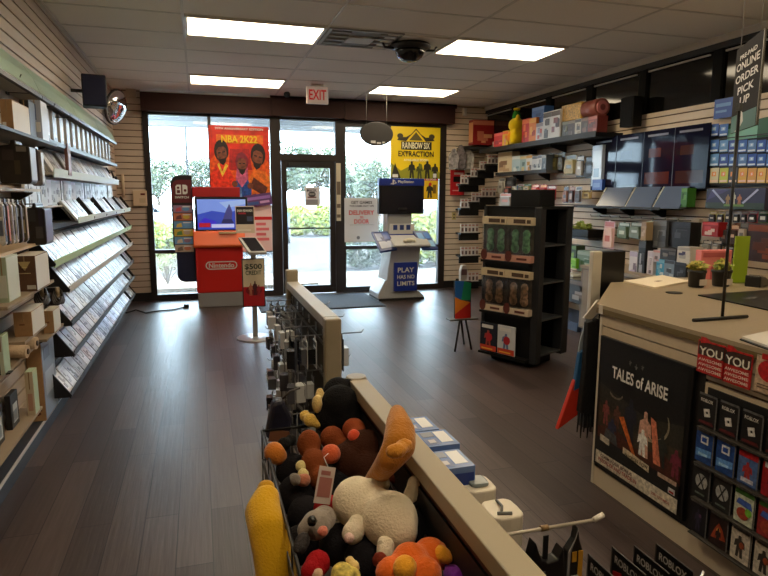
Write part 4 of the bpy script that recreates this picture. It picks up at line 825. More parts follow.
# ---- plush toys lying in the bin
def pbp(px, py, z, r): v = az(px, py, z); return v, r*(v-EYE).length/FPX
def plush(name, label, cat, root, groups, group=None):
    R0 = az(*root); t = thing(name, label, cat, tuple(R0), 0, group)
    for pn, mat, balls in groups:
        bl = []
        if pn in ('ear',) or 'long yellow' in label:
            nb = []
            for u, w_ in zip(balls, balls[1:]):
                for k in range(4): nb.append(tuple(u[i]+(w_[i]-u[i])*k/4 for i in range(4))+((1, .75, 1),))
            balls = nb+[balls[-1][:4]]
        for b in balls:
            v, r = pbp(*b[:4]); s = b[4] if len(b) > 4 else (1, 1, 1); rot = None
            if len(b) > 5:
                from mathutils import Euler
                rot = Euler(b[5])
            bl.append((tuple(v-R0), tuple(r*q for q in s), rot))
        blob(pn, bl, mat, t, .007, 5)
    return t
def PL(c): return M(c, .9, sheen=.25 if sum(c) > 260 else 0, spec=.15, bump=.4, nscale=160)
plush('plush_toy', 'white plush toy lying face down in the wire bin', 'plush toy', (378, 515, .74), [
    ('body', PL((226, 212, 184)), [(390, 520, .78, 27), (378, 512, .78, 22), (357, 502, .79, 24), (372, 488, .82, 9), (380, 484, .82, 10), (414, 487, .82, 9, (.8, 1, 1.3)), (411, 495, .8, 8), (397, 530, .77, 20)]),
    ('leg', PL((230, 216, 190)), [(353, 533, .76, 11), (358, 524, .77, 10)]), ('leg', PL((226, 212, 186)), [(385, 552, .75, 9), (386, 544, .76, 9)]), ('foot_pad', PL((214, 180, 170)), [(349, 538, .768, 6)])], 'plush toys in the wire bin')
plush('plush_toy', 'brown plush toy with orange foot pads at the far end of bin', 'plush toy', (345, 460, .7), [
    ('body', PL((58, 30, 18)), [(365, 452, .76, 22), (350, 462, .74, 20), (372, 470, .73, 20), (385, 455, .75, 14)]),
    ('leg', PL((122, 62, 30)), [(309, 444, .8, 12, (1, 1, 1.2)), (314, 462, .77, 13), (320, 478, .74, 12)]), ('leg', PL((128, 64, 32)), [(332, 438, .78, 12), (340, 446, .76, 10)]), ('foot_pad', PL((206, 92, 52)), [(331, 454, .79, 10)]),
    ('arm', PL((140, 66, 34)), [(354, 430, .8, 12), (358, 438, .79, 11)]), ('foot_pad', PL((232, 88, 56)), [(354, 436, .815, 7)])], 'plush toys in the wire bin')
plush('plush_toy', 'amber plush toy with one tall floppy ear against the cap rail', 'plush toy', (395, 455, .74), [
    ('ear', PL((176, 112, 34)), [(397, 412, .975, 8), (398, 421, .97, 12, (1, .7, 1)), (400, 433, .96, 16, (1, .7, 1)), (399, 446, .945, 17, (1, .7, 1)), (391, 458, .92, 14, (1, .8, 1)), (384, 467, .88, 12), (377, 477, .82, 11), (372, 486, .77, 11)]),
    ('muzzle', PL((196, 130, 44)), [(396, 451, .975, 10, (1.2, .8, .8)), (404, 446, .975, 9, (1.1, .8, .9))])], 'plush toys in the wire bin')
plush('plush_toy', 'black plush toy with cream oval face and yellow feet at bin end', 'plush toy', (335, 410, .72), [
    ('body', PL((16, 15, 17)), [(338, 392, .86, 15), (340, 405, .84, 20), (332, 417, .8, 18), (345, 418, .8, 18), (350, 385, .88, 7)]),
    ('face_patch', PL((214, 186, 120)), [(320, 396, .87, 7, (.7, .8, 1.3)), (317, 404, .855, 8, (.7, .8, 1.2))]), ('foot', PL((216, 178, 86)), [(310, 420, .8, 7), (305, 416, .8, 6), (318, 424, .79, 5)])], 'plush toys in the wire bin')
plush('plush_toy', 'small round orange plush at the far left rim of bin', 'plush toy', (275, 455, .7), [
    ('body', PL((196, 116, 40)), [(274, 452, .76, 10), (278, 456, .75, 9)]), ('cap', PL((24, 24, 26)), [(284, 444, .77, 7), (291, 440, .77, 6)])], 'plush toys in the wire bin')
plush('plush_toy', 'grey plush dog with black nose and open pink mouth in bin', 'plush toy', (315, 530, .7), [
    ('head', PL((150, 140, 130)), [(316, 525, .78, 14), (324, 518, .78, 12), (306, 530, .77, 9)]), ('nose', M((10, 10, 12), .25), [(312, 521, .815, 6)]),
    ('mouth', PL((206, 120, 100)), [(323, 531, .805, 6)]), ('ear', PL((60, 56, 56)), [(303, 540, .77, 8), (300, 548, .76, 7)]), ('scarf', PL((150, 20, 26)), [(322, 508, .76, 9), (330, 504, .755, 9)])], 'plush toys in the wire bin')
plush('plush_toy', 'dark red plush ball lying below the grey plush dog', 'plush toy', (318, 562, .72), [('body', PL((150, 18, 24)), [(318, 563, .765, 12), (312, 572, .76, 11)]), ('trim', PL((206, 170, 140)), [(318, 574, .775, 6)])], 'plush toys in the wire bin')
plush('plush_toy', 'orange plush toy with yellow belly at the bottom picture edge', 'plush toy', (430, 562, .72), [
    ('body', PL((224, 104, 32)), [(410, 562, .77, 18), (430, 556, .76, 17), (448, 556, .75, 12), (390, 572, .77, 14), (425, 574, .77, 16)]),
    ('belly', PL((240, 168, 44)), [(405, 568, .79, 12)]), ('leg_patch', PL((240, 168, 44)), [(440, 554, .775, 9), (447, 557, .77, 7)]), ('limb', PL((236, 160, 60)), [(466, 566, .74, 8), (464, 558, .75, 7)]), ('shoe', PL((110, 40, 24)), [(380, 560, .785, 8)])], 'plush toys in the wire bin')
plush('plush_toy', 'purple plush scrap tucked under the amber plush ear', 'plush toy', (405, 476, .72), [('body', PL((92, 26, 104)), [(402, 474, .75, 11), (410, 478, .74, 10), (418, 494, .74, 8)]), ('strap', PL((120, 60, 44)), [(394, 478, .76, 6), (402, 482, .757, 5)])], 'plush toys in the wire bin')
plush('plush_toy', 'bright purple plush at the bottom edge beside the orange plush', 'plush toy', (460, 576, .72), [('body', PL((120, 40, 160)), [(460, 578, .75, 11), (452, 574, .75, 9)]), ('trim', PL((90, 28, 120)), [(470, 580, .74, 8)])], 'plush toys in the wire bin')
plush('plush_toy', 'black plush toy lying right of the white plush', 'plush toy', (412, 530, .7), [('body', PL((14, 13, 15)), [(408, 524, .76, 15), (420, 520, .75, 14), (430, 530, .72, 14), (414, 536, .74, 14)]), ('tail', PL((20, 18, 20)), [(424, 505, .74, 9), (432, 512, .73, 8)])], 'plush toys in the wire bin')
plush('plush_toy', 'small cream and pink plush left of the brown plush', 'plush toy', (302, 470, .7), [('body', PL((206, 190, 130)), [(301, 466, .77, 6), (303, 474, .765, 6)]), ('foot', PL((176, 110, 84)), [(304, 480, .755, 7), (296, 480, .755, 5)])], 'plush toys in the wire bin')
plush('plush_toy', 'yellow speckled plush with a pale horn at the bottom edge', 'plush toy', (345, 570, .74), [('body', M((200, 180, 90), .9, noise=.6, nscale=80, bump=.5), [(342, 574, .77, 11), (352, 576, .77, 9)]), ('horn', PL((216, 186, 120)), [(350, 560, .785, 5), (355, 567, .78, 6)])], 'plush toys in the wire bin')
plush('plush_toy', 'long yellow plush hanging outside the left rim of the bin', 'plush toy', (270, 545, .62), [('body', PL((214, 164, 22)), [(266, 498, .76, 13), (263, 512, .74, 17), (268, 530, .72, 18), (273, 550, .68, 19), (276, 570, .64, 19), (280, 590, .6, 19)]), ('cuff', PL((190, 140, 20)), [(266, 489, .77, 9)])], 'plush toys in the wire bin')
plush('plush_toy', 'dark filler plush deep in the bin under the black plush', 'plush toy', (300, 490, .62), [('body', PL((24, 22, 26)), [(292, 470, .7, 16), (298, 495, .69, 20), (306, 515, .68, 18), (335, 485, .68, 22), (300, 545, .66, 18), (340, 545, .69, 20), (365, 560, .7, 20), (440, 520, .62, 16)]), ('patch', PL((120, 112, 106)), [(296, 480, .76, 6), (294, 477, .76, 5)])], 'plush toys in the wire bin')
# hang tag
q = az(325, 484, .84); t = thing('hang_tag', 'white printed hang tag on the brown plush', 'tag', tuple(q)); t.rotation_euler = (-.3, .35, .2)
part('card', MB().box(-.022, .022, 0, .001, -.045, .04), M((190, 176, 170), .5), t); part('print', MB().box(-.017, .017, -.001, 0, -.03, .015).box(-.015, .01, -.001, 0, .02, .03), M((150, 96, 90), .5), t); part('loop', MB().tube([(0, 0, .04), (-.01, .01, .06), (.005, .02, .07)], .001, 4), WHITE, t)
# dark soft packs in the gap between the gondolas
fp = az(277, 405, .72)
t = thing('soft_pack', 'dark blue and brown soft pack hanging between the two gondolas', 'pack', (fp.x, fp.y, .62))
part('pouch', MB().prism([(-.05, -.02), (.04, -.06), (.055, .05), (.02, .13), (-.02, .12)], -.03, .03, 'y'), M((26, 26, 44), .5, noise=.5, nscale=20), t, .015); part('flap', MB().prism([(-.04, -.03), (.05, -.04), (.04, .0), (-.03, .02)], -.034, -.03, 'y'), M((110, 70, 48), .6), t); part('strap', MB().tube([(.02, 0, .12), (.05, 0, .15), (.09, 0, .16)], .004, 6), M((60, 54, 50), .6), t)
# ---- right face of the near gondola
def boxat(name, label, cat, c, d, mats, prints, group=None, bev=.003):
    mb = MB(); mb.box(-d[0]/2, d[0]/2, -d[1]/2, d[1]/2, 0, d[2], 0); ms = list(mats[:1])
    for n_, (u0, v0, u1, v1, m_) in enumerate(prints):
        ms.append(m_); mb.box(-d[0]/2+u0*d[0], -d[0]/2+u1*d[0], -d[1]/2+v0*d[1], -d[1]/2+v1*d[1], d[2], d[2]+.0006+.0004*n_, len(ms)-1)
    ms.append(mats[1]); mb.box(-d[0]/2+.004, d[0]/2-.004, -d[1]/2-.001, -d[1]/2, .004, d[2]-.02, len(ms)-1)
    return solo(name, mb, ms, label, cat, c, 0, group, bev)
BW1, BW2, BWB = M((96, 124, 180), .25), M((60, 90, 150), .3), M((20, 50, 130), .3)
for k, (px, py, lb) in enumerate([(417, 424, 'farthest of the three blue white boxed packs beside the near gondola'), (436, 438, 'middle of the three blue white boxed packs beside the near gondola'), (449, 459, 'nearest of the three blue white boxed packs beside the near gondola')]):
    q = az(px, py, .7)
    boxat('boxed_pack', lb, 'boxed pack', (q.x, q.y, .6), (.12, .13, .1), [BW1, BWB], [(.1, .1, .5, .5, BW2), (.55, .2, .9, .9, M((210, 214, 220), .25)), (.15, .6, .5, .9, M((120, 130, 150), .25)), (.2, .2, .4, .4, M((190, 190, 200), .2))], 'blue white boxed packs')
part('shelf_hook', MB().box(.02, .22, .3, .99, .585, .598), M((60, 58, 56), .5), bpy.data.objects['gondola.001'])
for k, (px, py, lb) in enumerate([(477, 483, 'white blister pack with grey gadget, farther of two beside gondola'), (502, 508, 'white blister pack with thin grey tool, nearer of two beside gondola')]):
    q = az(px, py, .64)
    t = thing('blister_pack', lb, 'blister pack', (q.x, q.y, .54), 0, 'white blister packs')
    n = 16; rp = [(.05*math.copysign(abs(math.cos(2*PI*i/n))**.5, math.cos(2*PI*i/n)), .055*math.copysign(abs(math.sin(2*PI*i/n))**.5, math.sin(2*PI*i/n))) for i in range(n)]
    part('tray', MB().prism(rp, .0, .1, 'z'), M((216, 206, 188), .35), t, .006)
    if k == 0: part('gadget', MB().prism([(a*.6, b*.6) for a, b in rp], .1, .112, 'z'), M((120, 128, 130), .25), t, .004)
    else: part('tool', MB().tube([(-.02, -.035, .104), (.0, .0, .106), (.0, .035, .106)], .004, 6).tube([(-.03, -.03, .104), (.01, -.04, .104)], .005, 6), M((96, 96, 92), .4), t)
part('shelf_hook', MB().box(.02, .25, -.03, .28, .525, .538), M((60, 58, 56), .5), bpy.data.objects['gondola.001'])
# long price hook
q0, q1 = az(513, 533, .62), az(594, 520, .62)
t = thing('price_hook', 'long white tipped display hook reaching out from the gondola', 'hook', tuple(q0))
d = q1-q0; part('arm', MB().tube([(-(q0.x-.52), 0, 0), tuple(d)], .005, 8), M((196, 186, 170), .35, .3), t); part('tip', MB().tube([tuple(d), tuple(d+Vector((.03, .0, .012)))], .008, 8), M((226, 218, 204), .4), t); part('clip', MB().tube([tuple(d*.33), tuple(d*.42)], .0085, 8), M((150, 120, 80), .4), t)
q = az(545, 556, .56)
t = thing('mask_pack', 'black pointed eared pack hanging from the long display hook', 'pack', (q.x, q.y, .5))
part('pouch', MB().prism([(-.05, -.08), (.06, -.08), (.05, .04), (.045, .085), (.03, .055), (.0, .05), (-.02, .06), (-.04, .115), (-.055, .05)], -.02, .02, 'y'), M((14, 14, 16), .3, noise=.6, nscale=30), t, .004)
part('print', MB().box(-.03, -.01, -.022, -.02, .0, .03).box(.01, .03, -.022, -.02, -.04, -.01), M((90, 90, 92), .3), t); part('tab', MB().box(-.008, .008, -.001, .001, .05, .12), BLACK, t)
q = az(573, 545, .56)
t = thing('figure_pack', 'slim black and gold pack with pointed top on the display hook', 'pack', (q.x, q.y, .49))
part('pouch', MB().prism([(-.024, -.06), (.024, -.06), (.026, .05), (.012, .09), (.004, .13), (-.002, .09), (-.024, .06)], -.015, .015, 'y'), M((20, 20, 20), .3), t, .004)
part('gold_print', MB().box(.008, .022, -.017, -.015, -.05, .06).box(-.012, .002, -.017, -.015, .03, .06), M((190, 140, 40), .35), t); part('silver_edge', MB().prism([(-.027, -.05), (-.02, -.05), (-.018, .06), (.004, .128), (-.004, .1), (-.026, .06)], -.018, -.015, 'y'), M((190, 190, 192), .2, .6), t)
part('white_print', MB().box(-.012, .01, -.0175, -.015, -.03, -.012), WHITE, t)
# dark gift cards with red art on a hook
t = thing('card_hook', 'metal hook holding four dark gift cards by the gondola', 'hook', (.52, 1.02, .64)); part('rod', MB().tube([(0, 0, 0), (.56, 0, 0), (.57, 0, .02)], .004, 6), CHROME, t); part('plate', MB().box(0, .005, -.02, .02, -.02, .02), CHROME, t)
for k, (px, py) in enumerate([(588, 553), (612, 546), (634, 545), (656, 543)]):
    q = az(px, py, .66)
    t = thing('gift_card', ['farthest left', 'second', 'third', 'rightmost'][k]+' of the four black and red gift cards at the bottom edge', 'gift card', (q.x, q.y-.06, .53), -PI/2, 'black and red gift cards')
    part('card', MB().box(-.06, .06, 0, .002, 0, .13), M((16, 15, 17), .35), t, .001); part('edge', MB().box(-.06, -.056, -.001, 0, 0, .13).box(-.06, .06, -.001, 0, .127, .13), M((70, 66, 64), .4), t)
    letter(t, 'ROBLOX', .0, .105, .09, .02, M((190, 184, 178), .5), -.0015)
    part('red_art', MB().prism([(-.05, .02), (.0, .01), (.01, .05), (-.02, .08), (-.05, .07)], -.0012, 0, 'y'), M((170, 26, 32), .4), t)
# ================================================================== SERVICE COUNTER
CT = M((150, 134, 110), .35, noise=.05, nscale=60); EDGE = M((104, 88, 52), .5); LAM = M((190, 172, 146), .45, noise=.04, nscale=30)
FX = 1.97; CE = 2.61; CZ = .97; NE = .55
t = thing('counter', 'service counter with beige laminate top and slatted front', 'counter', (FX, CE, 0))
def cpoly(z0, z1, mi=0): return MB().prism([(-.02, NE-CE), (1.3, NE-CE), (1.3, .1), (2.0, .1), (2.0, .75), (.63, .75), (-.02, .02)], z0, z1, 'z')
part('countertop', cpoly(CZ-.018, CZ), CT, t); part('top_edge', cpoly(CZ-.045, CZ-.018), EDGE, t)
part('apron', MB().box(-.006, .02, NE-CE, -.005, .865, CZ-.045), LAM, t); part('apron', MB().box(-.003, .02, NE-CE, -.005, .80, .858), LAM, t)
mb = MB(); z = .1
while z < .79: mb.box(0, .02, NE-CE, -.69, z, min(z+.072, .795), 0); mb.box(.012, .02, NE-CE, -.69, z+.072, z+.085, 1); z += .085
part('slat_front', mb, [LAM, GROOVE], t)
part('front_panel', MB().box(0, .02, -.69, -.005, .1, .8), M((30, 27, 26), .5), t)
part('kick_board', MB().box(-.004, .02, NE-CE, 0, 0, .1), M((206, 190, 164), .5), t); part('edge_trim', MB().box(-.008, .0, -.012, .004, .0, CZ-.045), M((206, 196, 178), .4), t)
part('side_panel', MB().prism([(0, 0), (.63, .72), (.6, .72), (0, -.03)], 0, CZ-.045, 'z'), M((30, 28, 28), .5), t)
part('back_panel', MB().box(.6, 1.95, .69, .72, 0, CZ-.045), M((30, 28, 28), .5), t)
part('inner_panel', MB().box(1.27, 1.29, NE-CE, .1, 0, CZ-.045), M((110, 96, 78), .5), t)
part('grommet', MB().lathe([(.045, 0), (.045, .004), (.03, .005)], tuple(az(674, 293, CZ)-Vector((FX, CE, 0))), 24), M((24, 20, 18), .4), t)
part('cap_strip', MB().box(-.022, -.012, -.03, .0, CZ-.045, CZ+.001), M((200, 190, 176), .35), t)
# poster in a black frame
y0, y1 = 1.965, 2.585; z0, z1 = .125, .815
t = thing('framed_poster', 'black framed fantasy game poster on the counter front', 'poster', (FX-.02, (y0+y1)/2, z0), -PI/2); W, Hh = y1-y0, z1-z0
part('frame', MB().box(-W/2, W/2, .0, .02, 0, Hh), M((14, 14, 15), .35), t, .003)
K = lambda c: M(c, .4, noise=.4, nscale=70)
iw, ih = W-.05, Hh-.04
lay = [(K((20, 20, 20)), rc(0, 0, 1, 1)), (K((44, 42, 34)), [(0, .2), (1, .2), (1, .62), (.6, .55), (0, .66)]), (K((58, 50, 36)), [(0, .2), (1, .2), (1, .45), (.5, .4), (0, .5)]), (K((74, 36, 26)), [(0, .2), (1, .2), (1, .3), (.8, .36), (.5, .28), (.2, .36), (0, .3)])]
moon = [(.62+.24*math.cos(a), .56+.17*math.sin(a)) for a in [(-1.9+i*2.3/10) for i in range(11)]]+[(.62+.225*math.cos(a), .57+.155*math.sin(a)) for a in [(-1.9+i*2.3/10) for i in range(10, -1, -1)]]
lay += [(K((150, 140, 116)), moon), (K((110, 100, 84)), [(.22+.09*math.cos(a), .63+.05*math.sin(a)) for a in [3.5+i*.26 for i in range(11)]]+[(.22+.08*math.cos(a), .64+.045*math.sin(a)) for a in [3.5+i*.26 for i in range(10, -1, -1)]])]
for cx, b, h, w, c in [(.1, .34, .2, .1, (120, 60, 56)), (.25, .36, .18, .1, (90, 56, 44)), (.42, .3, .34, .16, (30, 34, 46)), (.6, .26, .34, .15, (196, 150, 130)), (.58, .26, .2, .12, (230, 220, 214)), (.8, .26, .24, .12, (40, 44, 40)), (.95, .24, .2, .12, (110, 40, 56)), (.2, .24, .18, .12, (40, 44, 70))]: lay.append((K(c), figure(cx, b, h, w)))
lay += [(K((196, 100, 40)), [(.28, .46), (.34, .48), (.52, .22), (.48, .22)]), (K((206, 120, 90)), [(.66, .58), (.72, .56), (.8, .26), (.72, .26)]), (K((70, 70, 70)), [(.1, .24), (.28, .22), (.26, .3), (.12, .32)])]
lay += [(K((20, 20, 20)), rc(0, 0, 1, .22)), (K((206, 196, 176)), rc(.0, .0, 1, .105)), (K((206, 190, 160)), [(.36, .2), (.68, .17), (.68, .22), (.36, .25)]), (K((190, 180, 160)), [(.05, .2), (.18, .19), (.18, .24), (.05, .25)]), (K((176, 150, 130)), rc(.78, .19, .98, .22)), (K((190, 190, 190)), rc(.9, .12, .97, .16)), (K((170, 40, 36)), rc(.91, .125, .96, .14))]
art(t, 'print', iw, ih, lay, -.002, .0003, None, .02)
letter(t, 'TALES of ARISE', .0, .02+ih*.79, iw*.66, .06, M((226, 222, 214), .4), -.012); letter(t, '*  +  *', -.02, .02+ih*.9, iw*.18, .035, K((96, 96, 86)), -.012)
rd = K((150, 26, 26)); letter(t, 'CLAIM YOUR BONUS', -.12, .02+ih*.082, iw*.42, .016, K((70, 30, 30)), -.013); letter(t, 'PREORDER AND TRADE IN', -.11, .02+ih*.045, iw*.5, .02, rd, -.013); letter(t, 'JOIN REWARDS', .19, .02+ih*.045, iw*.2, .016, rd, -.013)
letter(t, 'PREORDER NOW', .02, .02+ih*.205, iw*.28, .018, K((60, 50, 40)), -.013)
# red praise cards
for k, (L_, T_, R_, B_) in enumerate([(698, 342, 725, 376), (724, 349, 752, 388), (756, 357, 784, 396)]):
    y0 = ax(R_, (T_+B_)/2+5, FX-.02).y; y1 = ax(L_, (T_+B_)/2-5, FX-.02).y; q = ax((L_+R_)/2, (T_+B_)/2, FX-.02); W = y1-y0; Hh = .135
    t = thing('praise_card', ['red and white award card on the counter edge, nearest the framed poster', 'red and white award card on the counter edge, middle of three', 'pale award card with red heart at the right picture edge'][k], 'card', (FX-.022, (y0+y1)/2, q.z-Hh/2), -PI/2, 'cards along the counter edge')
    part('card', MB().box(-W/2, W/2, 0, .002, 0, Hh), K((176, 30, 30)) if k < 2 else K((186, 160, 134)), t)
    if k < 2:
        art(t, 'print', W, Hh, [(K((60, 40, 34)), rc(.03, .55, .97, .95)), (K((176, 30, 30)), [(.1, .9), (.5, .98), (.3, 1.1), (.1, 1.1)])], -.001, .0005)
        letter(t, 'YOU', 0, Hh*.68, W*.86, Hh*.26, K((236, 222, 206)), -.003)
        for j in range(3): letter(t, 'AWESOME', 0, Hh*(.42-.15*j), W*.86, Hh*.09, K((226, 200, 186)), -.003)
    else: art(t, 'print', W, Hh, [(K((176, 26, 30)), ell(.5, .62, .42, .3)), (K((96, 76, 60)), rc(.1, .2, .9, .23)), (K((96, 76, 60)), rc(.1, .12, .8, .15)), (K((176, 26, 30)), rc(.2, .92, .6, 1.08))])
# gift card racks on the counter slats
boards = M((22, 21, 22), .5)
t = thing('card_rack', 'black backed gift card rack on the counter front slats', 'card rack', (FX-.004, 1.5, .12), -PI/2); part('backing', MB().box(-.4, .4, -.002, .004, 0, .63), boards, t)
for i in range(4): part('ledge', MB().box(-.4, .4, -.045, -.002, .0+.155*i, .006+.155*i), M((70, 66, 60), .4), t)
rows_ = [(.60, [('dark', 'ROBLOX'), ('dark', 'ROBLOX'), ('dark', 'ROBLOX'), ('dark', 'ROBLOX'), ('dark', 'ROBLOX')]), (.445, ['blue', 'blue', 'redblue', 'red', 'blue']), (.29, ['x', 'x', 'green', 'redgreen', 'green']), (.135, ['night', 'fire', 'white', 'white', 'night'])]
ords = ['nearest the framed poster', 'second from the framed poster', 'third from the framed poster', 'fourth from the framed poster', 'fifth, beyond the picture edge']
rn = ['top', 'second', 'third', 'lowest']
for i, (z, lst) in enumerate(rows_):
    for j, it in enumerate(lst):
        y = 1.865-.104*j; kind = it if isinstance(it, str) else it[0]
        t = thing('gift_card', {'dark': 'black gift card with a white cube logo', 'blue': 'blue gift card', 'redblue': 'red topped blue game card', 'red': 'red game card', 'x': 'black card with a white crossed circle', 'green': 'white and green game card', 'redgreen': 'red and green game card', 'night': 'dark night scene game card', 'fire': 'dark card with a fiery figure', 'white': 'white card with a dark figure'}[kind]+', %s counter row, %s' % (rn[i], ords[j]), 'gift card', (FX-.034, y, z-.004), -PI/2, 'gift cards in the %s counter row' % rn[i])
        W, Hh = .09, .135
        cc = {'dark': (22, 21, 22), 'blue': (30, 66, 130), 'redblue': (40, 60, 110), 'red': (150, 26, 30), 'x': (26, 26, 28), 'green': (190, 196, 176), 'redgreen': (140, 40, 40), 'night': (16, 16, 24), 'fire': (40, 22, 18), 'white': (196, 186, 170)}[kind]
        part('card', MB().box(-W/2, W/2, 0, .0025, 0, Hh), K(cc), t); part('edge_band', MB().box(-W/2, W/2, -.0008, 0, Hh-.008, Hh).box(W/2-.006, W/2, -.0008, 0, 0, Hh), K((90, 88, 86)), t)
        if kind == 'dark':
            letter(t, 'ROBLOX', -.005, Hh*.8, W*.66, .014, K((206, 200, 192)), -.002); art(t, 'print', W, Hh, [(K((210, 206, 200)), [(.36, .28), (.68, .34), (.6, .58), (.28, .52)]), (K((22, 21, 22)), [(.45, .39), (.55, .41), (.53, .48), (.43, .46)]), (K((90, 30, 30)), [(.05, .08), (.9, .08), (.8, .18), (.1, .16)])], -.001, .0004)
        elif kind == 'blue': art(t, 'print', W, Hh, [(K((206, 206, 206)), rc(.28, .6, .7, .86)), (K((90, 140, 200)), [(.05, .15), (.9, .25), (.9, .45), (.05, .4)]), (K((150, 190, 226)), rc(.2, .22, .7, .3)), (K((40, 80, 170)), rc(.35, .66, .62, .8))], -.001, .0004)
        elif kind == 'redblue': art(t, 'print', W, Hh, [(K((170, 24, 30)), rc(.02, .8, .94, .98)), (K((70, 100, 150)), rc(.02, .05, .94, .8)), (K((150, 40, 40)), figure(.48, .1, .6, .5)), (K((190, 190, 200)), rc(.2, .1, .8, .22))], -.001, .0004)
        elif kind == 'red': art(t, 'print', W, Hh, [(K((196, 196, 196)), rc(.1, .8, .9, .95)), (K((90, 20, 24)), figure(.5, .1, .6, .5))], -.001, .0004)
        elif kind == 'x': art(t, 'print', W, Hh, [(K((160, 160, 156)), ell(.5, .55, .34, .24)), (K((26, 26, 28)), [(.3, .35), (.36, .33), (.7, .74), (.64, .77)]), (K((26, 26, 28)), [(.64, .33), (.7, .35), (.36, .77), (.3, .74)]), (K((90, 100, 90)), rc(.2, .12, .75, .18))], -.001, .0004)
        elif kind in ('green', 'redgreen'): art(t, 'print', W, Hh, [(K((60, 110, 40)), rc(.02, .84, .94, .98)), (K((60, 90, 170)), [(.1, .55), (.9, .5), (.8, .7), (.2, .72)]), (K((150, 60, 40)), ell(.45, .3, .3, .18)), (K((120, 190, 60)), ell(.72, .4, .16, .12))], -.001, .0004)
        elif kind == 'fire': art(t, 'print', W, Hh, [(K((150, 60, 30)), [(.1, .2), (.9, .3), (.7, .6), (.5, .75), (.3, .55)]), (K((206, 140, 60)), ell(.5, .5, .12, .1)), (K((40, 24, 20)), figure(.5, .1, .5, .3))], -.001, .0004)
        elif kind == 'night': art(t, 'print', W, Hh, [(K((44, 40, 60)), figure(.5, .1, .7, .4)), (K((90, 60, 90)), ell(.6, .6, .08, .06))], -.001, .0004)
        else: art(t, 'print', W, Hh, [(K((50, 44, 40)), figure(.45, .12, .66, .55)), (K((150, 70, 40)), ell(.55, .5, .12, .1)), (K((70, 66, 60)), rc(.1, .9, .9, .96))], -.001, .0004)
# ---- on the counter
a, b_, c, d = [az(*p, CZ+.001)-az(655, 283, CZ) for p in ((623.5, 282.5), (655, 289), (690, 282.5), (662, 276.5))]
q = az(655, 283, CZ)
t = thing('paper_sheets', 'cream paper sheets lying on the far end of the counter', 'paper', tuple(q)); mb = MB()
mb.prism([(v.x, v.y) for v in (a, b_, c, d)], .001, .012, 'z'); part('sheet', mb, M((238, 224, 198), .5), t)
part('print', MB().prism([(.0, -.03), (.06, .0), (.04, .02), (-.01, .0)], .012, .0126, 'z'), M((150, 120, 90), .5), t)
pts = [az(*p, CZ) for p in ((698, 296), (768, 291), (800, 312), (768, 311))]; q = pts[0]
t = thing('counter_mat', 'black counter mat with faint white lettering at the right edge', 'mat', tuple(q)); part('mat', MB().prism([(p.x-q.x, p.y-q.y) for p in pts], .001, .008, 'z'), M((10, 10, 12), .35), t)
v = az(750, 299.5, CZ)-q; o = letter(t, 'THANKS', v.x, .0088, .1, .022, M((150, 150, 150), .5), v.y); o.rotation_euler = (-PI/2, 0, -.15)
o.rotation_euler = (0, 0, 0); me = o.data.copy(); [setattr(vv, 'co', (vv.co.x, vv.co.z, 0)) for vv in me.vertices]; o.data = me; o.location = (v.x, v.y, .0088)
pts = [az(*p, CZ) for p in ((742, 340), (768, 334), (800, 350), (775, 352))]; q = pts[0]
t = thing('paper_pad', 'white paper pad with a black edge at the near counter edge', 'paper pad', tuple(q)); part('pad', MB().prism([(p.x-q.x, p.y-q.y) for p in pts], .006, .014, 'z'), M((206, 200, 190), .5), t); part('holder', MB().prism([((p.x-q.x)*1.04-.012, (p.y-q.y)*1.04) for p in pts], .0005, .006, 'z'), BLACK, t)
# sign stand with a curved hook, holding nothing but the hanging sign in front of it
q0, q1 = az(693, 322, CZ), az(747, 318, CZ); m0 = az(722, 319.5, CZ)
t = thing('sign_stand', 'thin black stand on the counter with a flat foot and tall pole', 'sign stand', tuple(m0))
part('foot', MB().tube([tuple(q0-m0+Vector((0, 0, .008))), tuple(q1-m0+Vector((0, 0, .008)))], .008, 8), BLACK, t)
dist = (m0-EYE).length; top = EYE+_ray(739.5, 106)*((m0.y-EYE.y)/_ray(739.5, 106).y)
part('pole', MB().tube([(0, 0, .008), tuple(top-m0)], .007, 8), BLACK, t); part('top_clip', MB().box(top.x-m0.x-.009, top.x-m0.x+.009, top.y-m0.y-.009, top.y-m0.y+.009, top.z-m0.z-.02, top.z-m0.z+.012), M((70, 72, 70), .4), t)
# hanging pick up sign
Hh = .43; d1, d2 = FPX*Hh/81, FPX*Hh/93
p1, p2 = EYE+_ray(734, 87.5)*d1, EYE+_ray(760.5, 82.5)*d2; R0 = (p1+p2)/2; Wd = math.hypot(p2.x-p1.x, p2.y-p1.y); R0.z -= Hh/2
t = thing('hanging_sign', 'black hanging sign for online order pick up at the right', 'hanging sign', tuple(R0), math.atan2(p2.y-p1.y, p2.x-p1.x))
part('board', MB().box(-Wd/2, Wd/2, 0, .008, 0, Hh), M((40, 36, 33), .8, spec=.2), t); part('edge', MB().box(Wd/2-.008, Wd/2, -.002, .008, 0, Hh), M((130, 124, 112), .3), t)
for s_, zz, ww, hh in (('PRE-PAID', .86, .62, .05), ('ONLINE', .755, .84, .09), ('ORDER', .615, .84, .09), ('PICK', .475, .6, .09), ('UP', .345, .36, .09)): letter(t, s_, -.0, Hh*zz, Wd*ww, Hh*hh, M((226, 220, 210), .5), -.003)
art(t, 'lower_print', Wd, Hh, [(M((46, 96, 78), .4), rc(.02, .0, .95, .2)), (M((206, 200, 188), .5), [(.2, .0), (.36, .02), (.5, .1), (.46, .2), (.3, .26), (.24, .25), (.4, .17), (.36, .08)])], -.001, .0005)  # green band paints a reflection on the board; the pale hook is print
